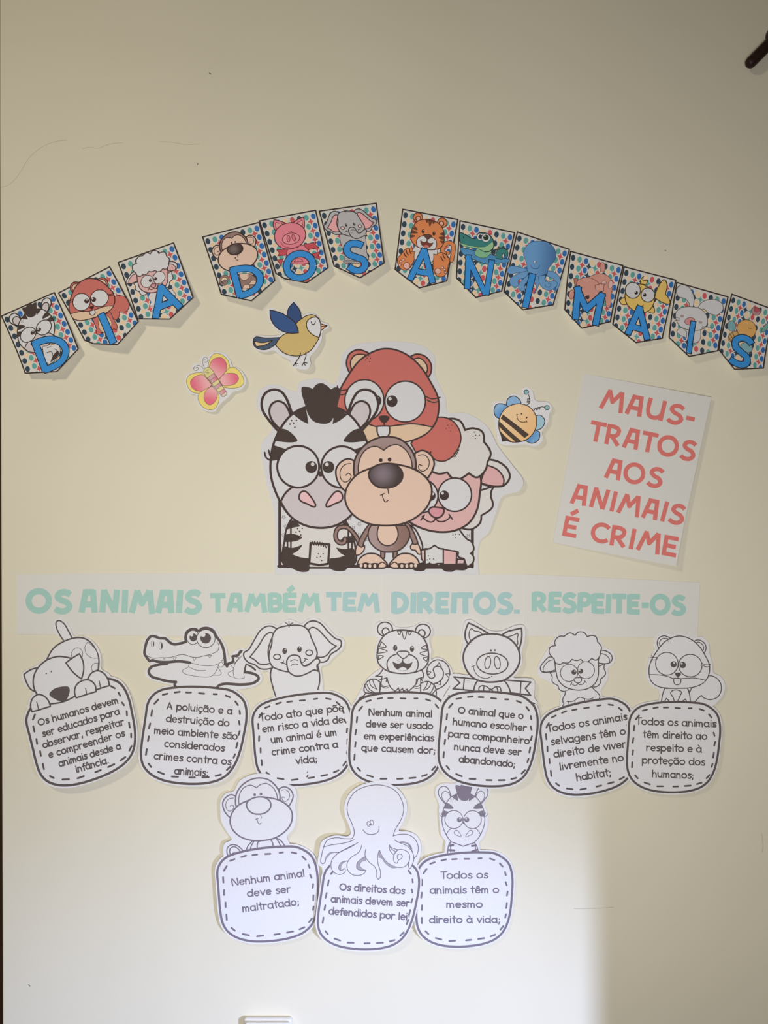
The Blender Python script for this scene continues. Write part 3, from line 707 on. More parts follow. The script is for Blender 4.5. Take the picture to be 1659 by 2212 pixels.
def art_octopus(P, c=LW, su='line', suckers=True, legc=None):
    lc = legc or c
    T_ = 9
    def tent(pts, sk=None, lines=None):
        a = P.fill('tentacle', pts, lc, T_, lines=lines)
        if sk and suckers:
            b = P.fill('sucker_band', sk, (150,146,158), 4); P.own(a, b)
    tent([(1015,718,1),(1100,700),(1200,705),(1280,760),(1320,860),(1302,950),(1268,992,1),(1240,890),(1180,810),(1080,795),(1030,770,1)], [(1075,796,1),(1140,786),(1210,815),(1248,880,1),(1190,818)])
    tent([(935,830,1),(1030,768,1),(1090,800),(1190,845),(1250,920),(1265,1000),(1240,1080),(1217,1117),(1200,1080),(1205,1020),(1150,900),(1050,880)])
    tent([(170,850,1),(150,930),(135,1030),(155,1052),(182,1038),(205,970),(260,922),(350,918,1),(500,840),(600,790),(580,740,1),(400,805),(260,825)], [(185,1020,1),(205,955),(255,915),(350,918,1),(262,928),(215,975)])
    tent([(560,690,1),(520,745),(430,750),(320,738),(220,765),(170,850,1),(260,825),(400,805),(500,780),(582,740,1)])
    tent([(640,800,1),(595,790,1),(500,850),(340,930),(270,1010),(260,1090),(290,1150),(350,1182),(410,1170),(435,1130),(420,1112),(385,1137),(352,1110),(365,1060),(400,1030),(460,1020,1),(600,930),(650,850,1)], [(385,1137,1),(352,1110),(365,1060),(400,1030),(455,1020,1),(400,1050),(380,1095)], [[(595,790),(500,850),(340,930),(270,1010),(260,1090),(290,1150),(350,1182),(410,1170),(435,1130),(420,1112),(385,1137),(352,1110),(365,1060),(400,1030),(460,1020)]])
    tent([(690,840,1),(635,820,1),(600,910),(500,980),(455,1050),(460,1120),(510,1180),(590,1195),(660,1170),(682,1130,1),(620,1132),(575,1110),(575,1050),(620,1000),(675,968,1)], [(670,1128,1),(620,1130),(577,1110),(578,1050),(620,1000),(675,970,1),(685,1020,1),(630,1030),(612,1080)], [[(635,820),(600,910),(500,980),(455,1050),(460,1120),(510,1180),(590,1195),(660,1170),(682,1130,1),(620,1132),(575,1110),(575,1050),(620,1000),(675,968)]])
    tent([(848,880,1),(880,960),(950,1045),(1070,1098),(1160,1085),(1212,1010),(1205,930),(1150,890),(1080,885),(1040,925,1),(985,865),(968,815,1),(900,830,1)], [(840,980,1),(848,880,1),(880,960),(950,1045),(1070,1098,1),(1000,1105),(920,1050),(870,985)], [[(848,880),(880,960),(950,1045),(1070,1098),(1160,1085),(1212,1010),(1205,930),(1150,890),(1080,885),(1035,930),(1018,980),(1030,1035),(1060,1048),(1080,1010),(1115,990),(1125,955),(1095,935),(1065,955),(1072,1000)],[(1040,905),(985,865),(968,815,1),(970,880),(1018,945)]])
    tent([(685,865,1),(675,960),(720,1030),(790,1090),(815,1150),(818,1220),(835,1243),(857,1215),(858,1140),(832,1060),(825,980),(848,880,1),(780,820,1)], None, [[(685,865),(675,960),(720,1030),(790,1090),(815,1150),(818,1220),(835,1243),(857,1215),(858,1140),(832,1060),(825,980),(848,880)]])
    sil = [(830,100),(700,115),(570,170),(490,260),(455,370),(470,470),(515,570),(543,680),(520,745,1)]
    sil2 = [(1015,718,1),(1040,640),(1110,520),(1142,400),(1120,290),(1050,180),(950,122)]
    head = P.fill('octopus_head', sil + [(590,790),(640,830),(690,880),(770,860),(850,890),(900,830),(965,825),(1030,768)] + sil2, c, T_, lines=[[(p[0], p[1]) for p in sil[::-1]] + [(p[0], p[1]) for p in sil2[::-1]]])
    e1 = P.ell('eye', 717, 572, 20, 30, LW, 8, rot=-12); e2 = P.ell('eye', 755, 557, 20, 32, LW, 8, rot=-8)
    p1 = P.ell('pupil', 731, 580, 10); p2 = P.ell('pupil', 745, 572, 9)
    sm = P.lines('smile', [[(648,642),(680,680),(725,698),(800,690),(835,660),(842,603)]], T_)
    P.own(head, e1, e2, p1, p2, sm)

def mir(pts, ax=675): return [(2*ax - p[0],) + tuple(p[1:]) for p in pts]
def art_zebra(P, dark=ZB, w=LW, grey=GREY, pink=NPINK, right=True, body=False, w0=20):
    lo = [(270,845,1),(180,740),(120,640),(115,560),(150,485),(220,452),(290,465),(340,520),(405,690,1),(340,790,1)]
    li = [(290,830,1),(210,740),(187,660),(205,595),(262,562),(330,585),(390,700,1),(330,790,1)]
    for a, b in ((lo, li), (mir(lo, 668), mir(li, 668))):
        x = P.fill('zebra_ear', a, w, w0 + 4); y = P.fill('inner_ear', b, grey, w0); P.own(x, y)
    head = P.fill('zebra_head', [(675,608),(530,620),(400,690),(300,810),(230,960),(200,1120),(207,1300),(290,1520),(390,1660),(520,1742),(680,1770),(830,1742),(960,1655),(1060,1520),(1143,1300),(1150,1120),(1120,960),(1050,810),(950,690),(820,620)], w, w0 + 2)
    mane = P.fill('mane', [(530,600,1),(495,470),(500,428),(550,428),(602,447,1),(640,402),(690,393),(735,415),(775,452,1),(820,430),(872,450,1),(865,480),(845,560),(810,690),(760,765),(690,776),(610,752),(560,690)], dark, 3)
    ss = [[(420,690,1),(530,618,1),(545,690),(558,778,1),(500,750)], [(292,822,1),(360,840),(430,900),(453,940),(400,953),(245,940,1)], [(235,985,1),(345,1020,1),(280,1120,1),(203,1130,1)]]
    st = []
    for i, a in enumerate(ss):
        st.append(P.fill('stripe', a, dark, 3))
        st.append(P.fill('stripe', mir(a), dark, 3))
    mz = P.fill('muzzle', [(400,1385,1),(340,1440),(295,1520,1),(390,1660),(520,1742),(680,1770),(830,1742),(960,1655),(1058,1520,1),(1010,1440),(955,1385,1),(800,1340),(675,1240),(560,1340)], grey, w0)
    e1 = P.ell('eye', 462, 1187, 200, 199, w, w0); e2 = P.ell('eye', 878, 1190, 197, 198, w, w0)
    br = P.fill('brow_gap', [(652,1245,1),(702,1245,1),(690,1278),(662,1278)], dark, 0)
    p1 = P.ell('pupil', 587, 1190, 57, 57, dark, hl=[(600,1163,18)]); p2 = P.ell('pupil', 750, 1190, 57, 57, dark, hl=[(736,1165,18)])
    ns = [(470,1480),(488,1430),(530,1422),(580,1470),(628,1555),(618,1570),(540,1538),(485,1512)]
    n1 = P.fill('nostril', ns, pink, w0 - 4); n2 = P.fill('nostril', mir(ns, 678), pink, w0 - 4)
    ls = [P.lines('eyelash', [l_], 15) for l_ in [[(190,1122),(155,1098),(142,1050)],[(192,1078),(180,1030)]] + ([[(1160,1122),(1195,1098),(1208,1050)],[(1158,1078),(1170,1030)]] if right else [])]
    fk = P.dots('freckles', [(399,747),(445,746),(418,772),(384,781),(430,811)], 8)
    P.own(head, mane, mz, e1, e2, br, p1, p2, n1, n2, fk, *st, *ls)

# ================================================================== THE SETTING
wallm = wall_material()
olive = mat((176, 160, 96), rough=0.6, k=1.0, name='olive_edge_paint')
brownm = mat((58, 40, 26), rough=0.5, k=1.0, name='dark_brown_paint')
# the wall slab; its left end is a rounded corner running slightly off plumb
def wall():
    zt, zb = 2.75, 0.0
    def xl(z):                    # corner line through the lower left of the picture
        py = 1106 - (z - ZC) / S
        return wx(2.0 + 6.2 * max(0.0, min(1.0, (py - 300) / 1900.0)))
    V = []; F = []
    prof = [(0.0, 0.0), (-0.0014, 0.0006), (-0.0024, 0.0018), (-0.0028, 0.0034), (-0.0028, 0.09)]
    N = 24
    for i in range(N + 1):
        z = zb + (zt - zb) * i / N; x0 = xl(z)
        V.append((2.6, 0, z))
        for dx, dy in prof: V.append((x0 + dx, dy, z))
    k = len(prof) + 1; mi = []
    for i in range(N):
        for j in range(k - 1):
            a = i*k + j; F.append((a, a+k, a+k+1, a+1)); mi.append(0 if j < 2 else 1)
    o = raw('wall_back', V, F, [wallm, olive], midx=mi); props(o, kind='structure')
    return o
wall_o = wall()
o = box('trim_1', -1.35, wx(-1), 0.02, 0.09, 0.0, 2.75, brownm, 0.003); props(o, kind='structure')
o = box('floor', -1.35, 2.6, -3.2, 0.1, -0.05, 0.0, mat((150, 140, 125), rough=0.5, k=1.0, name='floor_tiles')); props(o, kind='structure')
# unseen panel added right of the picture to cut off the daylight
o = box('daylight_blocker_1', wx(829.5) + 0.545, 1.45, -0.325, -0.29, 0.01, 2.12, mat((176, 168, 148), rough=0.5, k=1.0, name='cream_blocker_paint'), 0.003); props(o, kind='structure')
# hairline cracks and specks in the wall paint
class _W: pass
wsh = Sheet.__new__(Sheet); wsh.c = (829.5, 1106); wsh.base = 0.00003; wsh.tilt = None; wsh.folds = (); wsh.n = 1
wsh.o = wall_o
def wemit(name, lns, w, col):
    V, F = [], []
    for l in lns:
        v, f = stroke(catmull(l, False), w); b = len(V); V += v; F += [tuple(i+b for i in g) for g in f]
    verts = [(wx(p[0]), -0.00006, wz(p[1])) for p in V]
    fs = []
    for f in F:
        a = sum(V[f[i]][0]*V[f[(i+1) % len(f)]][1] - V[f[(i+1) % len(f)]][0]*V[f[i]][1] for i in range(len(f)))
        fs.append(f if a < 0 else tuple(reversed(f)))
    return raw(name, verts, fs, [mat(col, k=1.3, name='crack_line')], wall_o)
wemit('hairline_crack', [[(0,405),(18,400),(42,375),(60,345),(80,325),(95,315),(120,306),(145,303)],[(178,321),(195,318),(212,320),(235,312),(265,308)],[(345,306),(370,307),(400,312),(430,311)]], 0.7, (176,168,138))
wemit('paint_speck', [[(1437,541),(1438,542)],[(427,353),(427,355)],[(62,2127),(64,2130)],[(452,158),(455,160)]], 2.2, (120,112,98))
wemit('hairline_crack', [[(1240,1963),(1290,1962),(1325,1960)],[(1646,1840),(1648,1830),(1645,1800)]], 1.4, (186,178,160))

# white plastic trunking cover cut off by the bottom of the picture
pl = mat((232, 230, 228), rough=0.35, k=1.05, name='white_plastic')
t = bpy.data.objects.new('socket_box', None); COL.objects.link(t); t.location = (wx(580), 0, wz(2250))
props(t, 'white plastic box on the wall at the bottom edge, under the monkey card', 'socket box')
def rbox(name, x0, x1, y0, y1, z0, z1, bev, m):
    o = box(name, x0 - t.location.x, x1 - t.location.x, y0, y1, z0 - t.location.z, z1 - t.location.z, m, bev, t); return o
rbox('base_plate', wx(528), wx(632), -0.010, 0.0, wz(2330), wz(2193), 0.004, pl)
rbox('cover', wx(533), wx(628), -0.018, -0.010, wz(2326), wz(2196), 0.003, pl)

# dark rod entering at the upper right
t = bpy.data.objects.new('wall_hook', None); COL.objects.link(t); t.location = (wx(1700), 0, wz(70))
props(t, 'dark brown rod with a rounded end sticking in at the upper right corner', 'hook')
dk = mat((50, 32, 26), rough=0.45, k=1.0, name='dark_brown_wood')
def rod(name, p0, p1, r, parent, m):
    bm = bmesh.new(); a = Vector(p0) - t.location; b = Vector(p1) - t.location; d = (b - a); L = d.length; d.normalize()
    q = d.to_track_quat('Z', 'Y'); rings = []
    prof = [(0.0001, -r), (r*0.5, -r*0.87), (r*0.87, -r*0.5), (r, 0), (r, L), (r*0.87, L + r*0.5), (0.0001, L + r)]
    n = 20
    for rr, h in prof:
        rings.append([bm.verts.new(a + q @ Vector((rr*math.cos(2*math.pi*i/n), rr*math.sin(2*math.pi*i/n), h))) for i in range(n)])
    for i in range(len(rings) - 1):
        for j in range(n): bm.faces.new((rings[i][j], rings[i][(j+1) % n], rings[i+1][(j+1) % n], rings[i+1][j]))
    me = bpy.data.meshes.new(name); bm.to_mesh(me); bm.free(); me.materials.append(m)
    for p in me.polygons: p.use_smooth = True
    o = bpy.data.objects.new(name, me); COL.objects.link(o); o.parent = parent; return o
rod('rod', (wx(1612), -0.017, wz(147)), (wx(1706), -0.017, wz(52)), 0.0090, t, dk)
rod('wall_stem', (wx(1668), -0.017, wz(80)), (wx(1668), -0.003, wz(80)), 0.0120, t, dk)

# ================================================================== BUNTING
NAVY = (52, 70, 86); TEAL = (88, 160, 156); BLU = (44, 108, 180); DTAN = (226, 196, 158); DRED = (200, 84, 86)
def clip(poly, cp):
    """convex clip (cp any orientation)"""
    ar = sum(cp[i][0]*cp[(i+1) % len(cp)][1] - cp[(i+1) % len(cp)][0]*cp[i][1] for i in range(len(cp)))
    sg = 1 if ar > 0 else -1
    out = poly
    for i in range(len(cp)):
        a, b = cp[i], cp[(i+1) % len(cp)]; inp = out; out = []
        f = lambda p: sg*((b[0]-a[0])*(p[1]-a[1]) - (b[1]-a[1])*(p[0]-a[0]))
        for j in range(len(inp)):
            p, q = inp[j], inp[(j+1) % len(inp)]; fp, fq = f(p), f(q)
            if fp >= 0: out.append(p)
            if (fp >= 0) != (fq >= 0):
                u = fp / (fp - fq); out.append((p[0]+u*(q[0]-p[0]), p[1]+u*(q[1]-p[1])))
        if not out: return []
    return out

def flag(crp, TL, TR, BR, tip, BL, label, tilt, extra=None, base=0.0008, bend=0.00004, ab=None):
    q = [crp(p) for p in ([TL, TR, BR, tip] + ([extra] if extra else []) + [BL])]
    cx = sum(p[0] for p in q)/len(q); cy = sum(p[1] for p in q)/len(q)
    tl, tr, bl, br = crp(TL), crp(TR), crp(BL), crp(BR)
    dn = ((bl[0]+br[0]-tl[0]-tr[0])/2, (bl[1]+br[1]-tl[1]-tr[1])/2); ln = math.hypot(*dn); dn = (dn[0]/ln, dn[1]/ln)
    mid = ((tl[0]+tr[0])/2, (tl[1]+tr[1])/2); s0 = dn[0]*mid[0] + dn[1]*mid[1]
    folds = [(dn[0], dn[1], s0 + 50, bend), (dn[0], dn[1], s0 + 88, bend*1.6), (dn[0], dn[1], s0 + 115, bend*1.6)]
    sh = Sheet('bunting_flag', label, 'bunting flag', (cx, cy), base, (mid, tilt), folds, 'bunting flags spelling the title')
    big = [(cx + (p[0]-cx)*1.018, cy + (p[1]-cy)*1.018) for p in q]
    P = Pen(sh, T(1,0,0,0,1,0), line=(58, 48, 48), k=1.42)
    P.paper([(big, None)], smooth=False, col=(204, 202, 198))
    # dot pattern printed on the paper
    ux, uy = (tr[0]-tl[0]), (tr[1]-tl[1]); W = math.hypot(ux, uy); ux /= W; uy /= W
    px = W / 8.0; py = 20.0; cols = [NAVY, TEAL, BLU, DTAN, DRED, NAVY, TEAL, BLU]
    gaps = [DTAN, DRED, NAVY, TEAL, DTAN, DTAN, DRED]
    def loc(a, b, j):
        f = (a + .5) / 8.0; L0 = (tl[0] + (tr[0]-tl[0])*f, tl[1] + (tr[1]-tl[1])*f); dl = ((bl[0]-tl[0])/ln*(1-f) + (br[0]-tr[0])/ln*f, (bl[1]-tl[1])/ln*(1-f) + (br[1]-tr[1])/ln*f)
        return (L0[0] + dl[0]*b, L0[1] + dl[1]*b)
    def shape(c, pts): return [(c[0] + ux*x + dn[0]*y, c[1] + uy*x + dn[1]*y) for x, y in pts]
    el = [(math.cos(2*math.pi*i/14)*px*.33, math.sin(2*math.pi*i/14)*py*.34) for i in range(14)]
    star = []
    for i in range(8):
        r = 1.0 if i % 2 == 0 else .42
        star.append((math.cos(math.pi*i/4)*px*.47*r, math.sin(math.pi*i/4)*py*.44*r))
    g = {}
    for j in range(8):
        for i in range(8):
            pc = clip(shape(loc(i, 12 + j*py, j), el), q)
            if len(pc) > 2: g.setdefault(cols[i], []).append(pc)
            if i < 7:
                s_ = shape(loc(i + .5, 12 + (j+.5)*py, j), star)
                if all(len(clip([v, (v[0]+.01, v[1]), (v[0], v[1]+.01)], q)) > 2 for v in s_): g.setdefault(gaps[i], []).append(s_)
    L = []
    for c_, ps in g.items():
        V, F = [], []
        for p_ in ps: b = len(V); V += p_; F.append(tuple(range(b, b+len(p_))))
        L.append((V, F, mat(c_, k=1.4)))
    sh.emit('dot_pattern', L)['kind'] = 'stuff'
    P.lines('border_line', [[q[0], q[1]], q[2:] and [q[1], q[2]], q[2:4], q[3:4] + q[4:5], q[4:5] + q[5:6] if extra else [q[4], q[0]]] + ([[q[5], q[0]]] if extra else []), 2.9, smooth=False)
    return sh

LB = (38, 132, 206)
def letter(sh, crp, strokes, w, ch, border=14, smooth=True):
    P = Pen(sh, crp, line=(34, 40, 52), k=1.6)
    def wide(l):     # lengthen the ends by the border for butt caps
        l = [tuple(p) for p in l]
        if l[0][:2] == l[-1][:2]: return l
        def ext(a, b): 
            d = math.hypot(a[0]-b[0], a[1]-b[1]); k = border/2/d; return (a[0] + (a[0]-b[0])*k, a[1] + (a[1]-b[1])*k)
        return [ext(l[0], l[1])] + l[1:-1] + [ext(l[-1], l[-2])]
    a = P.lines('letter', [wide(l) for l in strokes], w + border, cap='butt', smooth=smooth, label='black outline of the letter %s' % ch)
    b = P.lines('letter_face', strokes, w, col=LB, cap='butt', smooth=smooth, parent=a, label='bright blue face of the letter %s' % ch)
    return a

F1 = crop(0, 500, 3.770); F2 = crop(420, 430, 3.95); F3 = crop(840, 440, 4.1475); F4 = crop(1200, 530, 3.614)
def comp(F, A): return F.inv_after(A)

# D - zebra
sh = flag(F1, (5,685), (432,493), (650,965), (490,1152), (225,1160), 'first bunting flag at the left end: zebra behind a blue letter D', (0.000008, 0.00003))
zt = comp(F1, fit([((462,1187),(240,828)), ((878,1190),(368,768)), ((680,400),(213,598)), ((680,1770),(325,985))]))
P = Pen(sh, zt, line=(58,48,48), lw=1.2)
art_zebra(P)
P2 = Pen(sh, F1, line=(58,48,48))
b = P2.fill('zebra_body', [(350,940,1),(470,915,1),(500,960),(490,1030),(420,1090,1),(375,1060,1)], LW, 4)
P2.own(b, P2.fill('hoof', [(480,975,1),(495,1000),(475,1040),(430,1070,1),(450,1010)], ZB, 2), P2.lines('leg_lines', [[(380,995),(430,985),(445,1030)],[(390,950),(420,940)],[(450,960),(478,975)]], 5))
letter(sh, F1, [[(284,905),(395,1142)], [(270,922,1),(330,895),(420,880),(500,905),(545,965),(540,1035),(490,1092),(385,1138,1)]], 50, 'D')
# I - squirrel
sh = flag(F1, (468,495), (880,280), (1137,745), (980,935), (700,890), 'second bunting flag from the left: red squirrel behind a blue letter I', (0.000010, 0.00005), extra=(780,922))
bt = comp(F1, sim([((630,535),(687,592)), ((915,557),(812,530)), ((780,200),(700,390)), ((700,830),(670,720)), ((1285,860),(1045,610))]))
P = Pen(sh, bt, line=(70,44,42), lw=1.25)
P2 = Pen(sh, F1, line=(70,44,42))
P2.fill('squirrel_tail', [(880,560,1),(950,520),(1010,530),(1048,590),(1040,645),(1000,660),(970,655,1),(975,690),(950,725,1),(880,690)], RED, 5)
b = P2.fill('squirrel_body', [(750,710,1),(900,660,1),(930,720),(965,780),(960,810),(940,800),(900,830,1),(830,830,1),(845,835),(800,842),(790,790)], RED, 5)
P2.own(b, P2.fill('chest', [(800,710,1),(880,690,1),(915,750),(905,800),(860,830),(820,800)], TAN, 3))
art_beaver(P, RED, TAN, body=False, tail=False)
letter(sh, F1, [[(822,672),(946,922)]], 52, 'I')
# A - sheep
sh = flag(F1, (955,245), (1405,85), (1580,550), (1400,730), (1135,720), 'third bunting flag from the left: white sheep behind a blue letter A', (0.000016, 0.00005))
st_ = comp(F1, fit([((507,645),(1210,410)), ((715,613),(1312,375)), ((640,150),(1225,158)), ((640,855),(1235,500)), ((1038,470),(1448,270)), ((155,600),(1033,400))]))
P2 = Pen(sh, F1, line=(76,56,56)); b = P2.fill('sheep_body', [(1225,500,1),(1210,540),(1235,580),(1225,610),(1260,612,1),(1290,600),(1440,520,1),(1400,470,1)], LW, 4)
P = Pen(sh, st_, line=(76,56,56), lw=1.25); art_sheep(P, LW, SPINK, SPINK, SNOSE, body=False)
letter(sh, F1, [[(1314,440),(1284,718)], [(1300,446),(1482,634)], [(1298,628),(1420,578)]], 50, 'A', smooth=False)
# D - monkey
sh = flag(F2, (65,315), (545,190), (690,710), (500,888), (240,825), 'bunting flag with a brown monkey behind a blue letter D', (0.000010, 0.00005))
mt = comp(F2, fit([((568,272),(307,372)), ((645,264),(342,358)), ((620,68),(320,268)), ((268,590),(205,520)), ((1025,560),(545,455)), ((640,830),(380,620)), ((182,360),(150,440)), ((1036,280),(518,350))]))
P2 = Pen(sh, F2, line=(66,48,46))
P2.lines('monkey_tail', [[(295,690),(270,660),(240,665),(222,690),(235,725),(262,735),(278,715),(262,700),(250,712)]], 22)
P2.lines('monkey_tail_fill', [[(295,690),(270,660),(240,665),(222,690),(235,725),(262,735),(278,715),(262,700),(250,712)]], 14, col=BROWN)
b = P2.fill('monkey_body', [(380,640,1),(480,640,1),(530,690),(540,740),(500,780,1),(410,780,1)], BROWN, 5)
P2.own(b, P2.fill('belly', [(390,640,1),(465,640,1),(465,680),(430,700),(400,685)], SKIN, 4), P2.fill('foot', [(420,780,1),(430,745),(470,740),(480,775,1)], SKIN, 4), P2.fill('foot', [(470,740,1),(500,700),(530,710),(520,740,1)], SKIN, 4))
P = Pen(sh, mt, line=(66,48,46), lw=1.25); art_monkey(P, BROWN, SKIN, P.grad('rad', (590,400), (740,400), (118,104,104), (72,58,56)), body=False, tail=False)
letter(sh, F2, [[(325,595),(402,850)], [(312,612,1),(390,596),(480,598),(545,640),(566,700),(540,770),(480,815),(395,838,1)]], 52, 'D')
# O - pig
sh = flag(F2, (552,175), (1030,85), (1140,600), (965,732), (700,640), 'bunting flag with a pink pig behind a blue letter O', (0.000010, 0.00005), extra=(775,690))
pt = comp(F2, fit([((750,232),(815,195)), ((408,560),(690,330)), ((1093,510),(957,290)), ((780,815),(835,420)), ((468,100),(665,180)), ((1112,162),(910,130))]))
P2 = Pen(sh, F2, line=(90,44,52))
PK = (222, 122, 140)
for a in ([(700,430,1),(800,425,1),(790,475,1),(710,485,1),(725,458,1)], [(1040,365,1),(930,385,1),(965,435,1),(1060,410,1),(1030,388,1)], [(700,520,1),(760,510,1),(735,580,1),(725,545,1)], [(1075,450,1),(1000,470,1),(1040,510,1),(1070,520,1),(1055,485,1)]):
    P2.fill('ribbon_end', a, (196,70,84), 5, smooth=False)
P2.fill('pig_body', [(800,420),(920,390),(990,470),(1000,540),(900,560),(800,540)], PK, 5)
P2.fill('pig_foot', [(850,540,1),(930,535,1),(905,512),(870,512)], PK, 4)
P = Pen(sh, pt, line=(90,44,52), lw=1.0)
a = P.fill('pig_ear', [(462,352,1),(432,290),(432,200),(468,100,1),(560,140),(715,228,1),(600,320,1)], PK, 20); P.own(a, P.fill('inner_ear', [(495,312,1),(475,260),(488,185),(510,168),(540,195),(600,205),(640,240,1)], (232,150,150), 12))
a = P.fill('pig_ear', [(880,242,1),(940,205),(1030,180),(1112,162,1),(1117,250),(1105,340),(1080,420,1),(960,330,1)], PK, 20); P.own(a, P.fill('inner_ear', [(940,268,1),(990,255),(1030,240),(1062,222),(1072,240),(1060,290),(1068,350),(1048,372,1)], (232,150,150), 12))
hd = P.fill('pig_head', [(750,232),(600,255),(480,340),(415,450),(408,560),(450,680),(540,775),(660,812),(780,815),(900,792),(1010,710),(1075,610),(1093,510),(1065,400),(980,300),(870,248)], PK, 20)
P.own(hd, P.ell('snout', 758, 592, 190, 127, (226,136,150), 15, rot=2), P.ell('nostril', 702, 582, 35, 76, (214,112,130), 12, rot=8), P.ell('nostril', 818, 582, 35, 76, (214,112,130), 12, rot=-8), P.dots('eye', [(741,432)], 13), P.dots('eye', [(790,430)], 13), P.lines('smile', [[(527,622),(545,690),(600,750),(680,772)]], 9))
letter(sh, F2, [[(902 + 112*math.cos(a), 577 + 111*math.sin(a)) for a in [2*math.pi*i/40 for i in range(41)]]], 52, 'O', smooth=False)
# S - elephant
sh = flag(F2, (1065,95), (1550,28), (1617,560), (1415,692), (1195,580), 'bunting flag with a grey elephant behind a blue letter S', (0.000006, 0.00004))
et = comp(F2, fit([((552,447),(1290,222)), ((738,425),(1360,213)), ((700,122),(1320,95)), ((42,470),(1108,215)), ((1258,350),(1556,180)), ((690,760),(1370,335))]))
EG = (176, 174, 178)
P2 = Pen(sh, F2, line=(66,58,60))
b = P2.fill('elephant_body', [(1240,300,1),(1245,360),(1270,450),(1280,520),(1275,545),(1400,560,1),(1490,525,1),(1470,450),(1465,380),(1455,290,1)], EG, 5)
P2.own(b, P2.lines('toe_line', [[(1280,540),(1330,545),(1385,540)],[(1285,528),(1340,532),(1390,545)]], 4))
P = Pen(sh, et, line=(66,58,60), lw=1.15); art_elephant(P, EG, (226,160,164), (230,180,184), body=False)
letter(sh, F2, [[(1432,398),(1380,380),(1325,388),(1300,428),(1320,475),(1385,505),(1440,530),(1456,580),(1430,618),(1380,625),(1318,588)]], 52, 'S')
# A - tiger
OR = (216, 128, 70)
sh = flag(F3, (125,45), (618,140), (515,700), (272,765), (57,595), 'bunting flag with an orange tiger behind a blue letter A', (0.000004, 0.00002), bend=0.00002)
tt = comp(F3, fit([((645,400),(310,243)), ((850,410),(402,262)), ((740,178),(372,142)), ((740,710),(330,400)), ((425,460),(205,270)), ((1050,450),(495,320)), ((520,100),(255,85)), ((1050,195),(512,165))]))
P2 = Pen(sh, F3, line=(80,48,36))
P2.lines('tiger_tail', [[(560,510),(575,430),(575,370),(540,350),(495,370),(480,420),(500,450),(530,440)]], 40)
P2.lines('tiger_tail_fill', [[(560,510),(575,430),(575,370),(540,350),(495,370),(480,420),(500,450),(530,440)]], 30, col=OR)
for pts, pad, toes in (([(205,395,1),(150,405),(115,450),(80,490),(80,540),(110,590),(160,600),(200,560),(250,440,1)], (160,560,30,32), ((105,520),(130,505),(98,552))),
             ([(400,460,1),(480,440),(545,500),(530,560),(520,620),(480,660),(430,655),(400,600)], (438,608,28,26), ((498,595),(478,575),(505,620)))):
    a = P2.fill('haunch', pts, OR, 6); P2.own(a, P2.ell('foot_pad', pad[0], pad[1], pad[2], pad[3], (226,170,160), 5), *[P2.ell('toe_pad', x, y, 12, 11, (226,170,160), 4) for x, y in toes])
    x0, y0 = pts[1][0], pts[1][1]
    P2.own(a, P2.lines('haunch_stripes', [[(x0+5, y0+10),(x0+10, y0+35),(x0+25, y0+55)],[(x0+35,y0),(x0+40,y0+25),(x0+50,y0+45)],[(x0-15,y0+35),(x0-5,y0+60),(x0+10,y0+75)]], 9))
P2.fill('tiger_chest', [(240,370,1),(205,430,1),(235,430,1),(230,500),(300,540),(390,520),(400,450,1),(430,460,1),(440,390,1)], LW, 5)
P = Pen(sh, tt, line=(80,48,36), lw=1.1)
for x, y, x2, y2 in ((520,170,528,190),(983,195,968,215)):
    a = P.ell('tiger_ear', x, y, 88, 85, OR, 14); P.own(a, P.ell('inner_ear', x2, y2, 45, 45, (226,160,140), 14))
hd = P.fill('tiger_head', [(740,178),(620,190),(520,240),(450,340),(425,460),(435,570),(490,640),(580,690),(740,710),(880,695),(990,650),(1045,570),(1050,450),(1020,330),(950,240),(860,195)], OR, 14)
DS = (112, 70, 54)
for a in ([(672,192,1),(697,238),(718,190,1)], [(725,186,1),(757,292),(790,188,1)], [(795,194,1),(820,240),(845,202,1)], [(478,325,1),(534,388),(452,385,1)], [(445,402,1),(546,440),(432,465,1)], [(440,492,1),(502,500),(440,542,1)],
          [(1020,365,1),(962,402),(1040,418,1)], [(1045,432,1),(948,465),(1048,505,1)], [(1045,518,1),(985,520),(1028,562,1)]):
    P.own(hd, P.fill('stripe', a, DS, 6))
P.own(hd, P.fill('muzzle', [(670,472,1),(600,500),(550,560),(548,630),(575,688,1),(740,712),(897,690,1),(925,610),(910,540),(860,495),(808,475,1),(740,530,1)], LW, 12),
      P.fill('nose', [(660,457),(700,442),(790,442),(820,460),(790,500),(745,528),(700,500)], (96,66,56), 8), P.fill('mouth', [(615,565,1),(680,592),(722,575),(738,528,1),(750,575),(800,592),(854,572,1),(830,630),(780,670),(700,672),(640,632)], (120,60,50), 8),
      P.fill('tongue', [(680,662),(740,630),(790,660),(737,676)], (206,110,104), 0), P.ell('eye', 645, 400, 28, 38, hl=[(652,385,8)]), P.ell('eye', 850, 410, 28, 38, hl=[(852,392,8)]))
letter(sh, F3, [[(320,408),(188,690)], [(315,408),(390,716)], [(250,615),(372,632)]], 48, 'A', smooth=False)
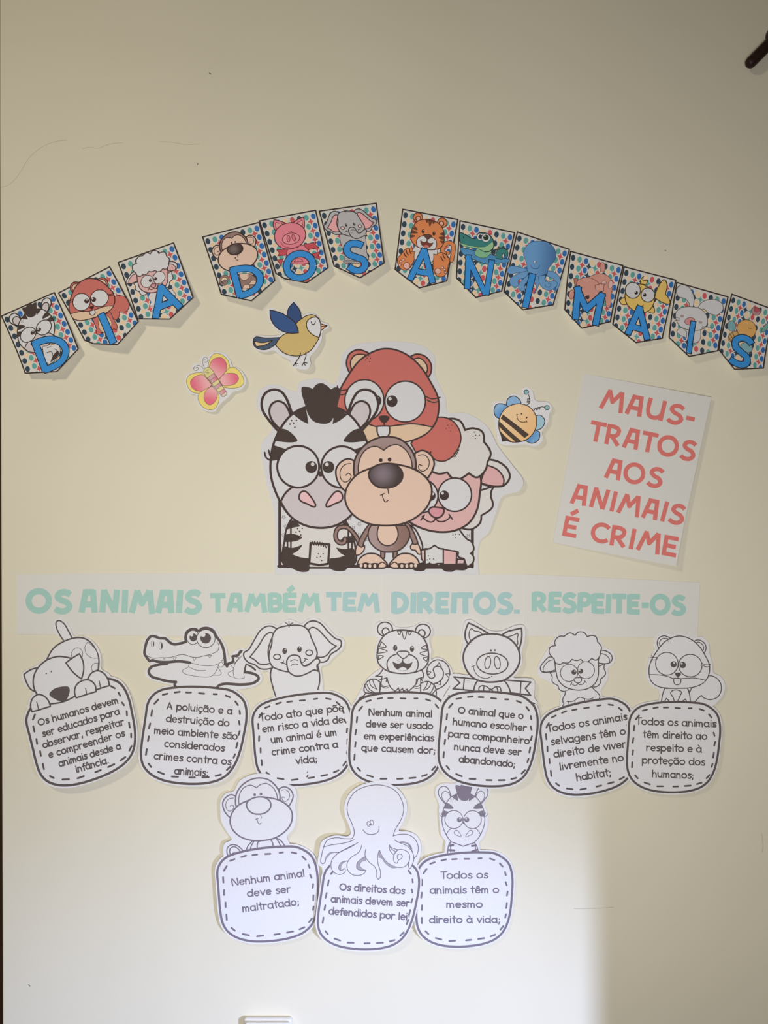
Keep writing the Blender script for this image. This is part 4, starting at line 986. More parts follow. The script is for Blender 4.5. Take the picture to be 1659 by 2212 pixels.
# N - crocodile
CG = (50, 126, 124)
sh = flag(F3, (640,148), (1128,255), (1005,790), (775,850), (605,670), 'bunting flag with a green crocodile in a puddle behind a blue letter N', (-0.000002, 0.00003), bend=0.00002)
P2 = Pen(sh, F3, line=(40,52,58))
w_ = P2.fill('puddle', [(640,395),(700,400),(800,430),(900,450),(1000,480),(1080,500),(1070,525),(980,530),(900,545),(820,525),(740,490),(665,450)], (70,140,190), 6)
P2.fill('crocodile_neck', [(790,400,1),(770,450),(800,475),(860,485),(900,460),(930,410,1)], (120,180,140), 4)
for a in ([(970,400,1),(985,380,1),(1000,395,1)], [(1000,395,1),(1030,375,1),(1045,400,1)], [(945,430,1),(950,405,1),(975,410,1)], [(1045,400,1),(1070,400,1),(1062,425,1)], [(930,440,1),(915,400,1),(935,385,1)], [(930,385,1),(945,350,1),(925,340,1)]): P2.fill('spike', a, (60,84,84), 4, smooth=False)
P2.fill('crocodile_tail', [(960,490,1),(962,440),(985,405),(1030,398),(1062,420),(1068,450),(1050,480),(1030,440,1),(1015,460),(1015,500,1)], CG, 5)
hd = P2.fill('crocodile_head', [(640,258),(700,280),(745,308),(790,305,1),(800,265),(850,255),(905,280),(935,320),(942,370),(925,410),(870,430),(800,400),(720,385),(650,360),(634,310)], CG, 8)
P2.own(hd, P2.fill('jaw', [(640,350),(720,372),(800,385),(870,380),(930,340),(938,380),(920,410),(870,428),(800,402),(720,388),(660,372)], (140,190,140), 3),
       P2.ell('eye', 820, 293, 30, 32, LW, 4), P2.ell('pupil', 822, 293, 19, 20), P2.ell('eye', 870, 303, 38, 40, LW, 4), P2.ell('pupil', 872, 300, 25, 26, (40,60,40), hl=[(862,288,7)]), P2.ell('nostril', 672, 300, 6, 10))
letter(sh, F3, [[(716,462),(699,768)], [(703,470),(862,822)], [(922,506),(868,824)]], 44, 'N', smooth=False)
# I - octopus
OB = (84, 142, 196)
sh = flag(F3, (1155,248), (1620,405), (1465,912), (1195,960), (1030,795), 'bunting flag with a blue octopus behind a blue letter I', (-0.000004, 0.00003), bend=0.00002)
P2 = Pen(sh, F3, line=(48,74,112))
for i, ps in enumerate(([(1400,600,1),(1480,610),(1530,660),(1530,720),(1500,780),(1480,800),(1500,740),(1480,680),(1420,650,1)],
          [(1060,600),(1090,560),(1180,570),(1250,590,1),(1240,640,1),(1160,620),(1080,630)], [(1250,600,1),(1150,630),(1085,680),(1090,730),(1130,750),(1160,740),(1160,690),(1240,660,1)],
          [(1270,620,1),(1200,680),(1165,720),(1170,780),(1215,780),(1220,720),(1290,680,1)], [(1300,640,1),(1300,700),(1320,740),(1300,810),(1330,760),(1350,690),(1360,640,1)],
          [(1340,650,1),(1360,740),(1430,780),(1490,750),(1510,710),(1470,690),(1420,700),(1400,640,1)])):
    P2.fill('tentacle', ps, (96,152,204), 4)
P2.lines('tentacle_curl', [[(1395,660),(1400,690),(1430,690)],[(1440,690),(1400,700),(1405,740),(1435,750),(1450,720),(1425,715)]], 4)
hd = P2.fill('octopus_head', [(1350,330),(1270,345),(1220,400),(1210,460),(1235,530),(1240,590),(1255,625),(1330,650),(1420,625,1),(1430,580),(1470,530),(1500,460),(1480,390),(1430,345)], P2.grad('lin', (1280,440), (1530,470), (96,152,206), (62,108,160)), 4)
P2.own(hd, P2.ell('eye', 1310, 522, 12, 13, LW, 3), P2.ell('pupil', 1314, 524, 5), P2.lines('smile', [[(1270,548),(1290,578),(1320,583),(1345,572),(1350,548)]], 4))
letter(sh, F3, [[(1288,630),(1214,938)]], 52, 'I')
# M - dog
sh = flag(F4, (122,42), (530,155), (415,605), (190,660), (68,510), 'bunting flag with a salmon pink dog behind a blue letter M', (0.000004, 0.00003))
PD = (212, 148, 134)
dt = comp(F4, fit([((490,112),(375,132)), ((972,570),(447,290)), ((80,750),(145,258)), ((195,790),(165,330))]))
P = Pen(sh, dt, line=(110,60,58), lw=.8, k=1.3)
a = P.fill('dog_tail', [(560,365,1),(500,280),(458,190),(455,130),(490,112),(550,150),(600,230),(650,325,1)], PD, 16)
P2 = Pen(sh, F4, line=(110,60,58), k=1.3)
b = P2.fill('dog_body', [(250,255,1),(310,225),(380,222),(430,255),(447,310),(430,390,1),(430,450),(415,490),(395,488),(380,400),(300,420),(250,350)], PD, 4)
P2.own(b, P2.ell('spot', 430, 305, 18, 32, (222,178,172), 3, rot=10), P2.ell('spot', 380, 290, 20, 14, (222,178,172), 3))
e_ = P2.fill('dog_ear', [(175,255,1),(145,255,1),(150,300),(165,320,1)], (188,120,112), 4, smooth=False)
hd = P2.fill('dog_head', [(165,330),(175,275),(230,250),(290,258),(335,290),(350,350),(330,420),(260,440),(190,410)], PD, 4)
P2.own(hd, P2.fill('ear_flap', [(308,312,1),(345,300),(382,300,1),(375,357,1),(318,355,1)], (220,160,146), 4, smooth=False), P2.fill('nose', [(230,400),(262,392),(258,420),(240,420)], (70,50,50), 0))
P2.ell('paw', 125, 385, 20, 38, PD, 4, rot=8)
letter(sh, F4, [[(145,588),(180,326)], [(165,325),(240,512)], [(225,512),(372,380)], [(365,376),(298,634)]], 44, 'M', smooth=False)
# A - fish
YE = (226, 190, 92)
sh = flag(F4, (540,165), (942,270), (825,730), (620,765), (445,620), 'bunting flag with a yellow goggle-eyed fish behind a blue letter A', (0.000002, 0.00002), bend=0.00002)
P2 = Pen(sh, F4, line=(72,58,40), k=1.3)
P2.fill('tail_fin', [(775,410,1),(800,330),(850,265),(872,300),(860,378,1),(893,430),(892,455),(850,452),(800,425)], YE, 7)
P2.fill('fin', [(665,300,1),(670,262),(690,240,1),(685,270),(722,268,1),(712,305,1)], YE, 6)
P2.fill('fin', [(548,400,1),(505,428),(515,458),(556,462,1)], YE, 6)
P2.fill('fin', [(748,460,1),(775,508),(765,530),(712,512,1)], YE, 6)
fb = P2.fill('fish_body', [(665,300),(730,330),(775,390),(760,470),(710,520),(640,522),(580,485),(548,430),(550,360),(590,315)], YE, 7)
P2.own(fb, P2.ell('eye', 606, 350, 59, 63, LW, 7), P2.ell('pupil', 632, 369, 14, 14, (52,36,30), hl=[(628,362,4)]), P2.ell('eye', 722, 387, 53, 56, LW, 7), P2.ell('pupil', 697, 386, 14, 14, (52,36,30), hl=[(692,380,4)]), P2.lines('mouth', [[(628,475),(640,490),(655,492)],[(680,460),(688,470)]], 4))
letter(sh, F4, [[(662,478),(556,698)], [(655,482),(708,738)], [(600,640),(705,668)]], 42, 'A', smooth=False)
# I - rabbit
sh = flag(F4, (955,285), (1350,400), (1250,830), (1020,878), (880,725), 'bunting flag with a white rabbit behind a blue letter I', (0.000006, 0.00004))
P2 = Pen(sh, F4, line=(92,84,72), k=1.3)
P2.fill('rabbit_ear', [(1078,480,1),(1085,400),(1050,325),(990,305),(950,345),(965,395),(1020,415),(1048,455),(1050,478,1)], LW, 5)
P2.fill('rabbit_ear', [(1112,495,1),(1150,440),(1220,420),(1290,440),(1312,490),(1270,540),(1200,530),(1160,495),(1135,505,1)], LW, 5)
P2.fill('rabbit_body', [(1000,650,1),(1130,660,1),(1115,745),(1070,770),(1010,740)], LW, 4)
P2.fill('rabbit_arm', [(1020,680,1),(980,645),(942,675),(960,700),(1015,725,1)], LW, 4)
hd = P2.fill('rabbit_head', [(1060,478),(1130,492),(1180,545),(1180,620),(1130,660),(1060,665),(980,640),(942,580),(945,520),(990,485)], LW, 5)
P2.own(hd, P2.ell('mouth', 1048, 592, 40, 28, (214,140,142), 4, rot=-15), P2.ell('eye', 990, 552, 16, 10, (170,150,148), 0), P2.ell('eye', 1130, 602, 16, 10, (170,150,148), 0), P2.lines('whiskers', [[(925,555),(970,570)],[(930,585),(970,585)],[(1140,640),(1195,690)],[(1145,635),(1215,642)]], 4))
letter(sh, F4, [[(1076,596),(1020,850)]], 34, 'I')
# S - bee
sh = flag(F4, (1390,375), (1720,500), (1600,965), (1370,978), (1265,820), 'last bunting flag at the right edge: bee behind a blue letter S', (-0.000006, 0.00005), base=0.0012)
P2 = Pen(sh, F4, line=(110,84,52), k=1.25)
P2.ell('wing', 1380, 628, 32, 42, (120,176,186), 4); P2.ell('wing', 1485, 800, 48, 40, (130,180,190), 4, rot=20)
b = P2.fill('bee_body', [(1440,670,1),(1375,680),(1345,720),(1360,755),(1420,760),(1500,740,1)], (206,168,110), 4)
P2.own(b, P2.lines('stripes', [[(1360,690),(1390,740)],[(1380,680),(1410,740)],[(1350,715),(1370,750)]], 6))
P2.ell('rose', 1575, 510, 36, 32, (190,140,150), 4); P2.ell('rose', 1580, 500, 20, 17, (200,80,96), 4)
P2.ell('butterfly_mark', 1645, 640, 16, 45, (110,176,170), 4, rot=40)
hd = P2.ell('bee_head', 1495, 652, 76, 74, (224,168,88), 5); P2.own(hd, P2.lines('smile', [[(1510,640),(1522,652),(1535,645)]], 3))
letter(sh, F4, [[(1528,770),(1500,735),(1450,722),(1405,745),(1400,795),(1440,840),(1478,880),(1465,930),(1410,938),(1345,898)]], 46, 'S')

# ================================================================== SMALL CUT-OUTS
C4 = crop(390, 640, 4.879)
sh = Sheet('bird_cutout', 'paper cut-out of a yellow bird with raised blue wings, above the zebra poster', 'paper cutout', (630, 725), 0.001, ((600, 690), (0.00003, 0.00007)))
P = Pen(sh, C4, line=(52, 40, 34))
P.paper([([(755,470),(765,425),(800,412),(1000,415),(1060,395),(985,335),(930,230),(920,130),(960,120),(1105,175),(1125,110),(1190,38),(1235,90),(1285,190),(1350,175),(1430,195),(1490,270),(1560,300),(1562,335),(1500,375),(1490,460),(1440,560),(1370,650),(1375,725),(1345,775),(1240,772),(1185,750),(1165,690),(1050,625),(985,575),(900,592),(800,565)], None)])
t_ = P.fill('tail', [(1058,435,1),(900,440),(790,430),(768,460),(780,525),(840,560),(910,562),(1005,510,1)], (66,86,112), 9)
P.own(t_, P.fill('tail_stripe', [(775,472,1),(870,490),(975,462,1),(900,512),(800,530,1)], (216,186,142), 8))
lg = P.lines('leg', [[(1268,605),(1250,660),(1212,710)],[(1195,738),(1212,708,1),(1226,740)],[(1212,708),(1246,722)]], 9, smooth=False)
lg = P.lines('leg', [[(1325,595),(1325,640),(1302,705)],[(1285,738),(1302,705,1),(1318,735)],[(1302,705),(1338,712)]], 9, smooth=False)
P.fill('wing', [(1190,60,1),(1135,130),(1122,215,1),(1215,295,1),(1275,245,1),(1255,150)], (50,76,124), 10)
P.fill('beak', [(1470,290,1),(1545,315,1),(1478,368,1)], (224,168,138), 9, smooth=False)
P.lines('beak_line', [[(1475,322),(1540,315)]], 8)
b = P.fill('body', [(1275,238),(1320,208),(1390,195),(1450,230),(1477,300),(1475,400),(1430,500),(1370,580),(1280,628),(1190,633),(1090,600),(1003,515,1),(1050,440),(1110,395),(1240,380),(1220,290)], (196,170,104), 9)
P.own(b, P.fill('face', [(1430,222),(1370,232),(1332,270),(1332,330),(1370,390),(1456,440,1),(1477,380),(1475,290),(1455,242)], LW, 9), P.lines('closed_eye', [[(1378,270),(1385,295),(1400,304),(1415,292),(1420,265)]], 9))
P.fill('wing', [(940,140,1),(1050,170),(1130,215),(1210,285),(1245,387,1),(1150,390),(1040,350),(960,260)], (52,84,138), 10)
P.lines('leg_top', [[(1268,604),(1262,640)],[(1325,594),(1326,625)]], 9)

sh = Sheet('butterfly_cutout', 'paper cut-out of a pink and yellow butterfly, left of the bird', 'paper cutout', (466, 826), 0.001, ((450, 800), (0.00004, 0.00004)))
P = Pen(sh, C4, line=(96, 84, 60))
P.paper([([(45,880),(70,815),(150,785),(118,765),(125,722),(170,700),(212,712),(205,650),(245,618),(290,635),(325,595),(385,583),(460,602),(520,665),(548,735),(620,765),(685,850),(692,920),(645,985),(560,1012),(515,1062),(440,1125),(402,1170),(372,1215),(300,1218),(220,1182),(168,1100),(162,1045),(95,1022),(58,960)], None)])
BY = (222, 202, 104)
for out, inn, g0, g1 in (
    ([(290,745,1),(300,680),(330,622),(380,600),(450,625),(500,680),(520,752,1),(485,825),(400,880,1)], [(300,748,1),(320,690),(360,655),(425,646),(475,690),(487,750),(470,810),(405,880,1),(345,800)], (460,680), (350,850)),
    ([(515,757,1),(560,750),(620,790),(662,860),(670,920),(625,960),(540,972),(455,962,1),(400,880,1)], [(410,885,1),(450,830),(520,812),(590,825),(615,870),(580,925),(500,945),(448,946,1)], (600,860), (440,910)),
    ([(230,805,1),(160,805),(90,830),(62,880),(80,960),(130,1012),(200,1025,1),(285,985),(335,930,1)], [(228,825,1),(150,845),(105,900),(120,960),(190,1000),(270,990),(330,935,1),(268,860)], (120,960), (300,890)),
    ([(198,1022,1),(185,1070),(220,1150),(290,1195),(350,1195),(395,1145),(412,1060),(385,1005,1),(335,940,1)], [(335,945,1),(280,985),(250,1040),(260,1110),(310,1147),(362,1120),(390,1060),(388,1005,1)], (290,1110), (340,960))):
    a = P.fill('wing', out, BY, 4); b = P.fill('wing_patch', inn, P.grad('lin', g0, g1, (216,98,124), (226,164,170)), 4); P.own(a, b)
ax, ay, bx, by = 285, 790, 470, 1045
L_ = math.hypot(bx-ax, by-ay); ux, uy = (bx-ax)/L_, (by-ay)/L_; nx, ny = -uy, ux
def pt(tt, s): return (ax + ux*tt*L_ + nx*s, ay + uy*tt*L_ + ny*s)
hd = P.fill('head', [pt(-.13, 0), pt(-.08, -34), pt(.06, -46), pt(.2, -42), pt(.2, 42), pt(.06, 46), pt(-.08, 34)], (206,196,132), 4)
P.own(hd, P.lines('closed_eye', [[(258,792),(268,805),(280,800)],[(280,812),(292,800),(300,808)],[(275,780),(290,790)]], 4))
cs = [(200,150,160), (214,110,130), (214,200,140), (190,140,160), (214,200,140), (214,120,140), (206,190,170)]
for i, c_ in enumerate(cs):
    t0 = .18 + i*.125; t1 = t0 + .13; h0 = 42 - i*1.5; h1 = 42 - (i+1)*1.5
    if i == 6: P.fill('body_segment', [pt(t0,-h0)+(1,), pt(t0+.07,-h0*.85), pt(t0+.1, 0), pt(t0+.07,h0*.85), pt(t0,h0)+(1,)], c_, 4)
    else: P.fill('body_segment', [pt(t0,-h0)+(1,), pt(t1,-h1)+(1,), pt(t1,h1)+(1,), pt(t0,h0)+(1,)], P.grad('lin', pt(t0,-h0), pt(t0,h0), c_, (200,160,168)) if i in (0,1,3,5) else c_, 4, smooth=False)
P.lines('antenna', [[(252,752),(234,710),(232,665),(258,640),(283,652),(283,685),(258,697),(243,682),(255,664)]], 4)
P.lines('antenna', [[(240,765),(212,735),(168,730),(138,750),(142,775),(172,780),(188,760),(172,745),(160,752)]], 4)

B5 = crop(1050, 800, 3.318)
sh = Sheet('bee_cutout', 'paper cut-out of a smiling bee with blue wings, left of the red lettered sheet', 'paper cutout', (1128, 902), 0.0015, ((1120, 890), (0.00005, 0.00005)))
P = Pen(sh, B5, line=(60, 50, 46))
P.paper([([(42,275),(62,225),(140,220),(165,180),(220,165),(262,190),(252,145),(288,118),(330,145),(350,215),(440,232),(470,270),(450,312),(440,372),(395,440),(400,500),(352,545),(270,532),(140,537),(88,520),(75,440),(60,360)], None)])
bw = P.grad('lin', (60,250), (120,330), (130,175,214), (76,136,196)); bw2 = P.grad('lin', (320,440), (390,500), (84,140,196), (110,165,210))
P.fill('wing', [(145,255,1),(160,200),(205,184),(243,215),(250,242,1),(190,300,1)], (128,170,210), 6)
P.fill('wing', [(152,255,1),(120,240),(75,245),(58,290),(70,330),(98,347,1),(150,300,1)], bw, 6)
P.fill('wing', [(350,330,1),(385,324),(415,360),(398,412),(352,432,1),(320,380,1)], (146,186,206), 6)
P.fill('wing', [(350,430,1),(378,450),(370,500),(325,525),(272,500,1),(300,430,1)], bw2, 6)
P.fill('stinger', [(95,440,1),(108,475),(113,510,1),(150,505,1)], (66,54,50), 4)
b = P.fill('body', [(235,240),(310,265),(352,325),(357,390),(335,450),(285,498),(220,516),(150,505),(102,450),(90,385),(105,320),(150,265)], P.grad('lin', (150,300), (320,470), (226,190,146), (222,176,116)), 6)
s_ = [P.fill('stripe', [(122,318,1),(215,392),(302,462,1),(272,486,1),(190,412),(106,345,1)], (76,62,54), 2),
      P.fill('stripe', [(96,368,1),(170,440),(246,508,1),(212,516,1),(150,460),(92,402,1)], (76,62,54), 2),
      P.fill('stripe', [(94,428,1),(130,470),(178,512,1),(130,500),(103,460)], (76,62,54), 2)]
P.own(b, *s_)
P.own(b, P.lines('smile', [[(220,325),(224,350),(245,370),(270,373),(287,366)],[(215,320),(226,318)],[(284,358),(290,374)]], 5), P.ell('eye', 253, 313, 6), P.ell('eye', 288, 340, 6))
P.lines('antenna', [[(292,248),(305,240),(308,222),(295,220),(292,230),(308,228),(312,208),(298,203),(295,212),(310,210),(303,175)]], 5); P.ell('antenna_ball', 288, 157, 16, 16, (120,176,190), 5)
P.lines('antenna', [[(342,288),(352,272),(366,275),(362,288),(354,282),(368,268),(382,268),(380,282),(372,276),(390,264),(418,267)]], 5); P.ell('antenna_ball', 432, 270, 16, 16, (130,180,180), 5)

# ================================================================== BIG ANIMAL POSTER
A1 = crop(540, 740, 4.4233); A2 = crop(700, 730, 3.95); A3 = crop(720, 930, 4.1475)
sh = Sheet('animal_group_poster', 'large paper cut-out of zebra, red squirrel, monkey and sheep huddled together', 'poster', (810, 1000), 0.0012,
    folds=((1, 0, 985, 0.00003), (1, 0, 1040, 0.00005)))
K = 1.30
D0 = (70, 56, 54)
Q = lambda a: Pen(sh, a, line=D0, k=K)
ID = T(1,0,0,0,1,0)
Pn = Q(ID)
Pn.paper([([(592,1240,1),(592,1110),(575,1040),(565,960),(588,925),(556,880),(560,845),(590,830),(640,845),(645,828),(690,818),(722,830),(735,800),(740,765),(765,745),(800,740),(860,738),(915,748),(938,770),(940,810),(962,860),(968,890),(1005,892),(1050,920),(1075,965),(1105,1005),(1128,1040),(1120,1060),(1085,1072),(1070,1110),(1055,1150),(1036,1170),(1034,1240,1)], None)], k=K)
# frame and starry background
fr = Pn.lines('frame_line', [[(604.5,1080),(604.5,1224)],[(1020,1140),(1020,1224)],[(1020,1223),(602,1223)]], 6.5, smooth=False)
stars = []
for (x, y) in ((613,1117),(617,1137),(612,1155),(611,1180),(755,1120),(776,1132),(763,1140),(776,1155),(768,1172),(782,1180),(790,1165),(1011,1158)):
    r0 = 4.6; a0 = random.Random(x).random()
    stars.append([(x + (r0 if i % 2 == 0 else r0*.42)*math.cos(a0 + math.pi*i/5), y + (r0 if i % 2 == 0 else r0*.42)*math.sin(a0 + math.pi*i/5)) for i in range(11)])
Pn.lines('star_pattern', stars, .8, smooth=False, col=(120,112,112))
# sheep
SA = A3.inv_after(sim([((715,613),(1083,590)), ((650,625),(985,587)), ((613,735),(912,735)), ((640,855),(950,912)), ((1038,470),(1582,450)), ((905,330),(1408,210)), ((868,600),(1308,520))]))
PC = Q(A3)
b = PC.fill('sheep_body', [(680,850,1),(730,880),(800,1040),(790,1075,1),(820,1060),(860,1058),(905,1028,1),(950,1055),(985,1060,1),(1040,1080),(1080,1078),(1120,1090,1),(1120,1130),(1170,1150),(1180,1180),(1200,1215),(1250,1180),(1255,1130),(1230,1100,1),(1258,1060),(1230,990),(1200,975),(1120,875,1),(900,840,1)], (204,204,206), 15)
PC.own(b, PC.dots('freckles', [(1083,903),(1071,937),(1095,929),(1129,930),(1091,959)], 5.5))
for n_, pts, c_ in (('leg', [(985,1062,1),(1105,1085,1),(1100,1200,1),(985,1200,1)], SPINK), ('leg', [(1110,1150,1),(1175,1155,1),(1170,1195,1),(1105,1195,1)], (206,176,178)), ('leg', [(785,1070,1),(820,1065,1),(818,1190,1),(790,1150,1)], (206,176,178)),
                 ('leg', [(820,1065,1),(860,1058),(905,1028,1),(950,1055),(985,1062,1),(985,1190,1),(930,1190,1),(900,1200,1),(860,1190,1),(822,1200,1)], (204,204,206))):
    PC.own(b, PC.fill(n_, pts, c_, 13))
PC.own(b, PC.dots('freckles', [(851,1122),(841,1158),(864,1150),(897,1150),(862,1182)], 5.5))
PC.own(b, PC.fill('hooves', [(690,1215,1),(800,1180,1),(822,1195,1),(860,1185,1),(895,1205,1),(925,1187,1),(940,1205,1),(985,1187,1),(985,1195,1),(1175,1195,1),(1190,1225,1),(1200,1235),(1170,1250),(1090,1250),(1070,1262),(1000,1258),(970,1235,1),(830,1235,1),(810,1255),(740,1255),(700,1235)], D0, 3, smooth=True))
P = Pen(sh, SA, line=D0, k=K, lw=.98)
art_sheep(P, (206,203,202), SPINK, (212,164,166), SNOSE, body=False, left=False, eye=10)
# notch at the top where the fleece meets the tail is covered by the squirrel tail; freckles on fleece
P = Q(A2)
P.dots('freckles', [(1280,805),(1270,839),(1292,831),(1324,831),(1290,859)], 5)
# squirrel
tl_ = P.fill('squirrel_tail', [(900,700,1),(980,677),(1050,685),(1110,722),(1155,790),(1166,870),(1140,950),(1085,1020),(1020,1052),(960,1045),(900,1010),(790,990,1),(740,900,1)], RED, 12)
P.own(tl_, P.dots('freckles', [(1054,746),(1090,745),(1066,767),(1042,773),(1079,796)], 4.5), P.lines('fur_tuft', [[(890,985),(912,970,1),(905,995)],[(1085,1015),(1118,1012),(1150,955)],[(1108,985),(1135,960)]], 8, smooth=False))
BA = A2.inv_after(fit([((630,535),(340,545)), ((915,557),(692,545)), ((780,200),(515,85)), ((1148,620),(978,620)), ((760,750),(515,800)), ((1102,737),(932,748)), ((600,195),(290,100)), ((1107,320),(908,235)), ((780,832),(540,900))]))
PB = Pen(sh, BA, line=D0, k=K, lw=.92)
art_beaver(PB, RED, TAN, body=False, tail=False)
# zebra
PZ = Q(A1)
zb = PZ.fill('zebra_body', [(400,1680,1),(350,1780),(330,1900),(315,2100),(420,2150,1),(900,2150,1),(1005,2100),(1005,1950),(960,1790),(900,1680,1)], (206,203,202), 18)
z1 = [PZ.fill('stripe', a, ZB, 2) for a in (
  [(385,1700,1),(430,1705),(482,1755,1),(400,1770),(345,1790,1)], [(330,1835,1),(420,1830),(497,1862),(450,1892),(330,1905,1)],
  [(905,1695,1),(975,1790,1),(930,1765),(880,1740,1)], [(1000,1850,1),(905,1860),(850,1900,1),(930,1915),(1005,1905,1)])]
hv = PZ.fill('hoof', [(312,2010,1),(330,1950),(400,1962),(503,1930,1),(460,1985),(400,2020,1),(480,2050),(572,2062,1),(568,2155,1),(560,2180),(500,2190),(430,2170),(395,2150),(325,2130)], ZB, 2)
hv2 = PZ.fill('hoof', [(825,1958,1),(900,1972),(990,1968),(1005,2060),(1000,2110),(930,2150),(915,2172),(840,2182),(770,2160),(755,2135,1),(765,2062,1),(840,2055),(908,2035,1),(860,2005)], ZB, 2)
lgp = PZ.fill('leg_panel', [(580,1915,1),(760,1928,1),(748,2112,1),(665,2125),(568,2108,1)], (204,202,200), 22, smooth=False)
fu = PZ.lines('fur_tuft', [[(590,1935),(600,1900,1),(612,1935,1),(620,1898,1),(635,1935,1),(645,1900,1),(655,1940,1),(668,1905,1),(680,1945,1),(690,1910,1),(702,1950,1),(715,1925,1),(728,1960,1),(740,1935)]], 9, smooth=False)
fk = PZ.dots('freckles', [(456,1778),(500,1776),(475,1803),(441,1811),(487,1838),(655,2018),(701,2018),(675,2043),(641,2052),(686,2081)], 7)
vl = PZ.lines('arm_lines', [[(392,1710),(392,1960)],[(360,1900),(360,1950)],[(940,1760),(940,1960)],[(975,1900),(975,1960)]], 16, smooth=False)
PZ.own(zb, hv, hv2, lgp, fu, fk, vl, *z1)
art_zebra(PZ, dark=ZB, right=False)
# monkey
P = Q(A3)
def tube(P, name, ln, w, col, ow=12):
    a = P.lines(name, [ln], w + ow); b = P.lines('tube_colour', [ln], w - ow, col=col, parent=a); b.name = name + '_colour'; return a  # outline stroke with a flat printed colour inside
tube(P, 'monkey_tail', [(235,1010),(190,930),(130,870),(85,862),(40,880),(22,930),(30,980),(65,1008),(100,1000),(105,970)], 32, BROWN)
tube(P, 'leg', [(445,1050),(442,1130)], 36, BROWN); tube(P, 'leg', [(556,1050),(553,1130)], 36, BROWN)
tube(P, 'arm', [(340,850),(290,920),(250,1000),(245,1030)], 44, BROWN)
tube(P, 'arm', [(660,850),(705,930),(735,1010)], 44, BROWN)
P.fill('hand', [(215,1020,1),(250,1045,1),(280,1030,1),(275,1070),(245,1105),(205,1115),(200,1070)], SKIN, 11)
P.fill('hand', [(705,1015,1),(735,1020,1),(755,1012,1),(775,1050),(782,1105),(760,1105),(735,1070,1),(700,1065),(690,1040)], SKIN, 11)
b = P.fill('monkey_body', [(340,850,1),(315,900),(320,980),(370,1045),(430,1080),(500,1088),(580,1075),(640,1030),(680,960),(680,900),(650,850,1)], P.grad('lin', (340,960), (660,960), (166,142,142), (136,106,98)), 13)
P.own(b, P.fill('belly', [(410,850,1),(395,900),(400,970),(440,1018),(490,1030),(545,1010),(578,950),(575,890),(555,850,1)], SKIN, 12))
for sx in (0, 1):
    def m_(pts): return [((986 - p[0] if sx else p[0]),) + tuple(p[1:]) for p in pts]
    f_ = P.fill('foot', m_([(215,1195,1),(235,1150),(280,1112),(330,1100),(390,1108),(445,1150),(485,1205),(460,1228),(400,1232),(300,1235),(235,1222)]), SKIN, 13)
    P.own(f_, P.fill('sole', m_([(218,1190,1),(250,1192),(290,1180),(330,1190),(370,1185),(410,1190,1),(405,1228,1),(300,1236),(235,1222)]), D0, 2),
          *[P.ell('toe', (986 - x if sx else x), y, 14, 16, (214,192,178), 0, rot=0) for x, y in ((250,1208),(287,1210),(328,1212),(372,1212))], P.fill('big_toe', m_([(400,1228,1),(415,1190),(440,1178),(480,1210,1),(460,1226)]), SKIN, 10))
MA = A3.inv_after(fit([((268,590),(97,590)), ((1025,560),(862,570)), ((640,830),(480,850)), ((620,68),(478,48)), ((568,272),(435,260)), ((645,264),(516,257)), ((182,360),(22,350)), ((1036,280),(908,310)), ((620,508),(468,520))]))
PM = Pen(sh, MA, line=D0, k=K, lw=.88)
hair = PM.grad('rad', (600,330), (600,60), (132,104,98), (160,136,134))
art_monkey(PM, hair, SKIN, PM.grad('rad', (590,390), (750,390), (128,114,124), (72,60,58)), body=False, tail=False)

# ================================================================== LETTERED SHEETS
RL = (208, 108, 102)
sh = Sheet('lettered_sheet', 'tilted white paper sheet with large red capitals reading MAUS-TRATOS AOS ANIMAIS É CRIME', 'paper sheet', (1362, 1014), 0.0008, ((1300, 960), (0.00003, 0.000012)),
    folds=((0.2, 1.0, 0.2*1454+1130, 0.00005),))
P = Pen(sh, B5, k=1.36)
P.paper([([(702,22,1),(1603,198,1),(1342,1400,1),(480,1232,1)], None)], smooth=False, col=(205,204,200), k=1.32)
HW = 30
for txt, x0, y0, x1, y1 in (('MAUS-', 805,268,1452,412), ('TRATOS', 728,500,1455,652), ('AOS', 838,768,1222,846), ('ANIMAIS', 596,948,1372,1108), ('É CRIME', 536,1182,1312,1332)):
    put_text(P, txt, x0, y0, x1, y1, 146, HW, H, split='letter', col=RL, cap='butt', jitter=0.05)
TL_ = (150, 192, 184); TL2 = (154, 190, 192)
S1 = crop(30, 1220, 1.9988); S2 = crop(800, 1220, 2.023)
def strip(label, poly, words, P0, base):
    cx = sum(p[0] for p in poly)/4; cy = sum(p[1] for p in poly)/4
    sh = Sheet('headline_sheet', label, 'paper sheet', (cx, cy), base, group='sheets of the long headline')
    Pen(sh, ID, k=1.36).paper([(poly, None)], smooth=False, col=(206,205,201), k=1.34)
    P = Pen(sh, P0, k=1.36)
    for txt, x0, y0, x1, y1, h_, w_, c_ in words: put_text(P, txt, x0, y0, x1, y1, h_, w_, H, split='letter', col=c_, cap='butt', jitter=0.05)
strip('white headline sheet at the left end reading OS ANIMAIS in pale green', [(36,1240,1),(441,1238,1),(441,1374,1),(36,1370,1)], [('OS',52,204,232,208,98,27,TL_), ('ANIMAIS',280,205,792,210,98,27,TL_)], S1, 0.0008)
strip('white headline sheet reading TAMBÉM TEM in pale green', [(439,1238,1),(827,1238,1),(827,1376,1),(439,1374,1)], [('TAMBÉM',848,205,1306,203,80,23,TL_), ('TEM',1348,200,1562,202,80,23,TL2)], S1, 0.0004)
strip('white headline sheet reading DIREITOS. in pale green', [(825,1240,1),(1134,1240,1),(1134,1374,1),(825,1374,1)], [('DIREITOS.',92,211,640,214,90,26,TL2)], S2, 0.0008)
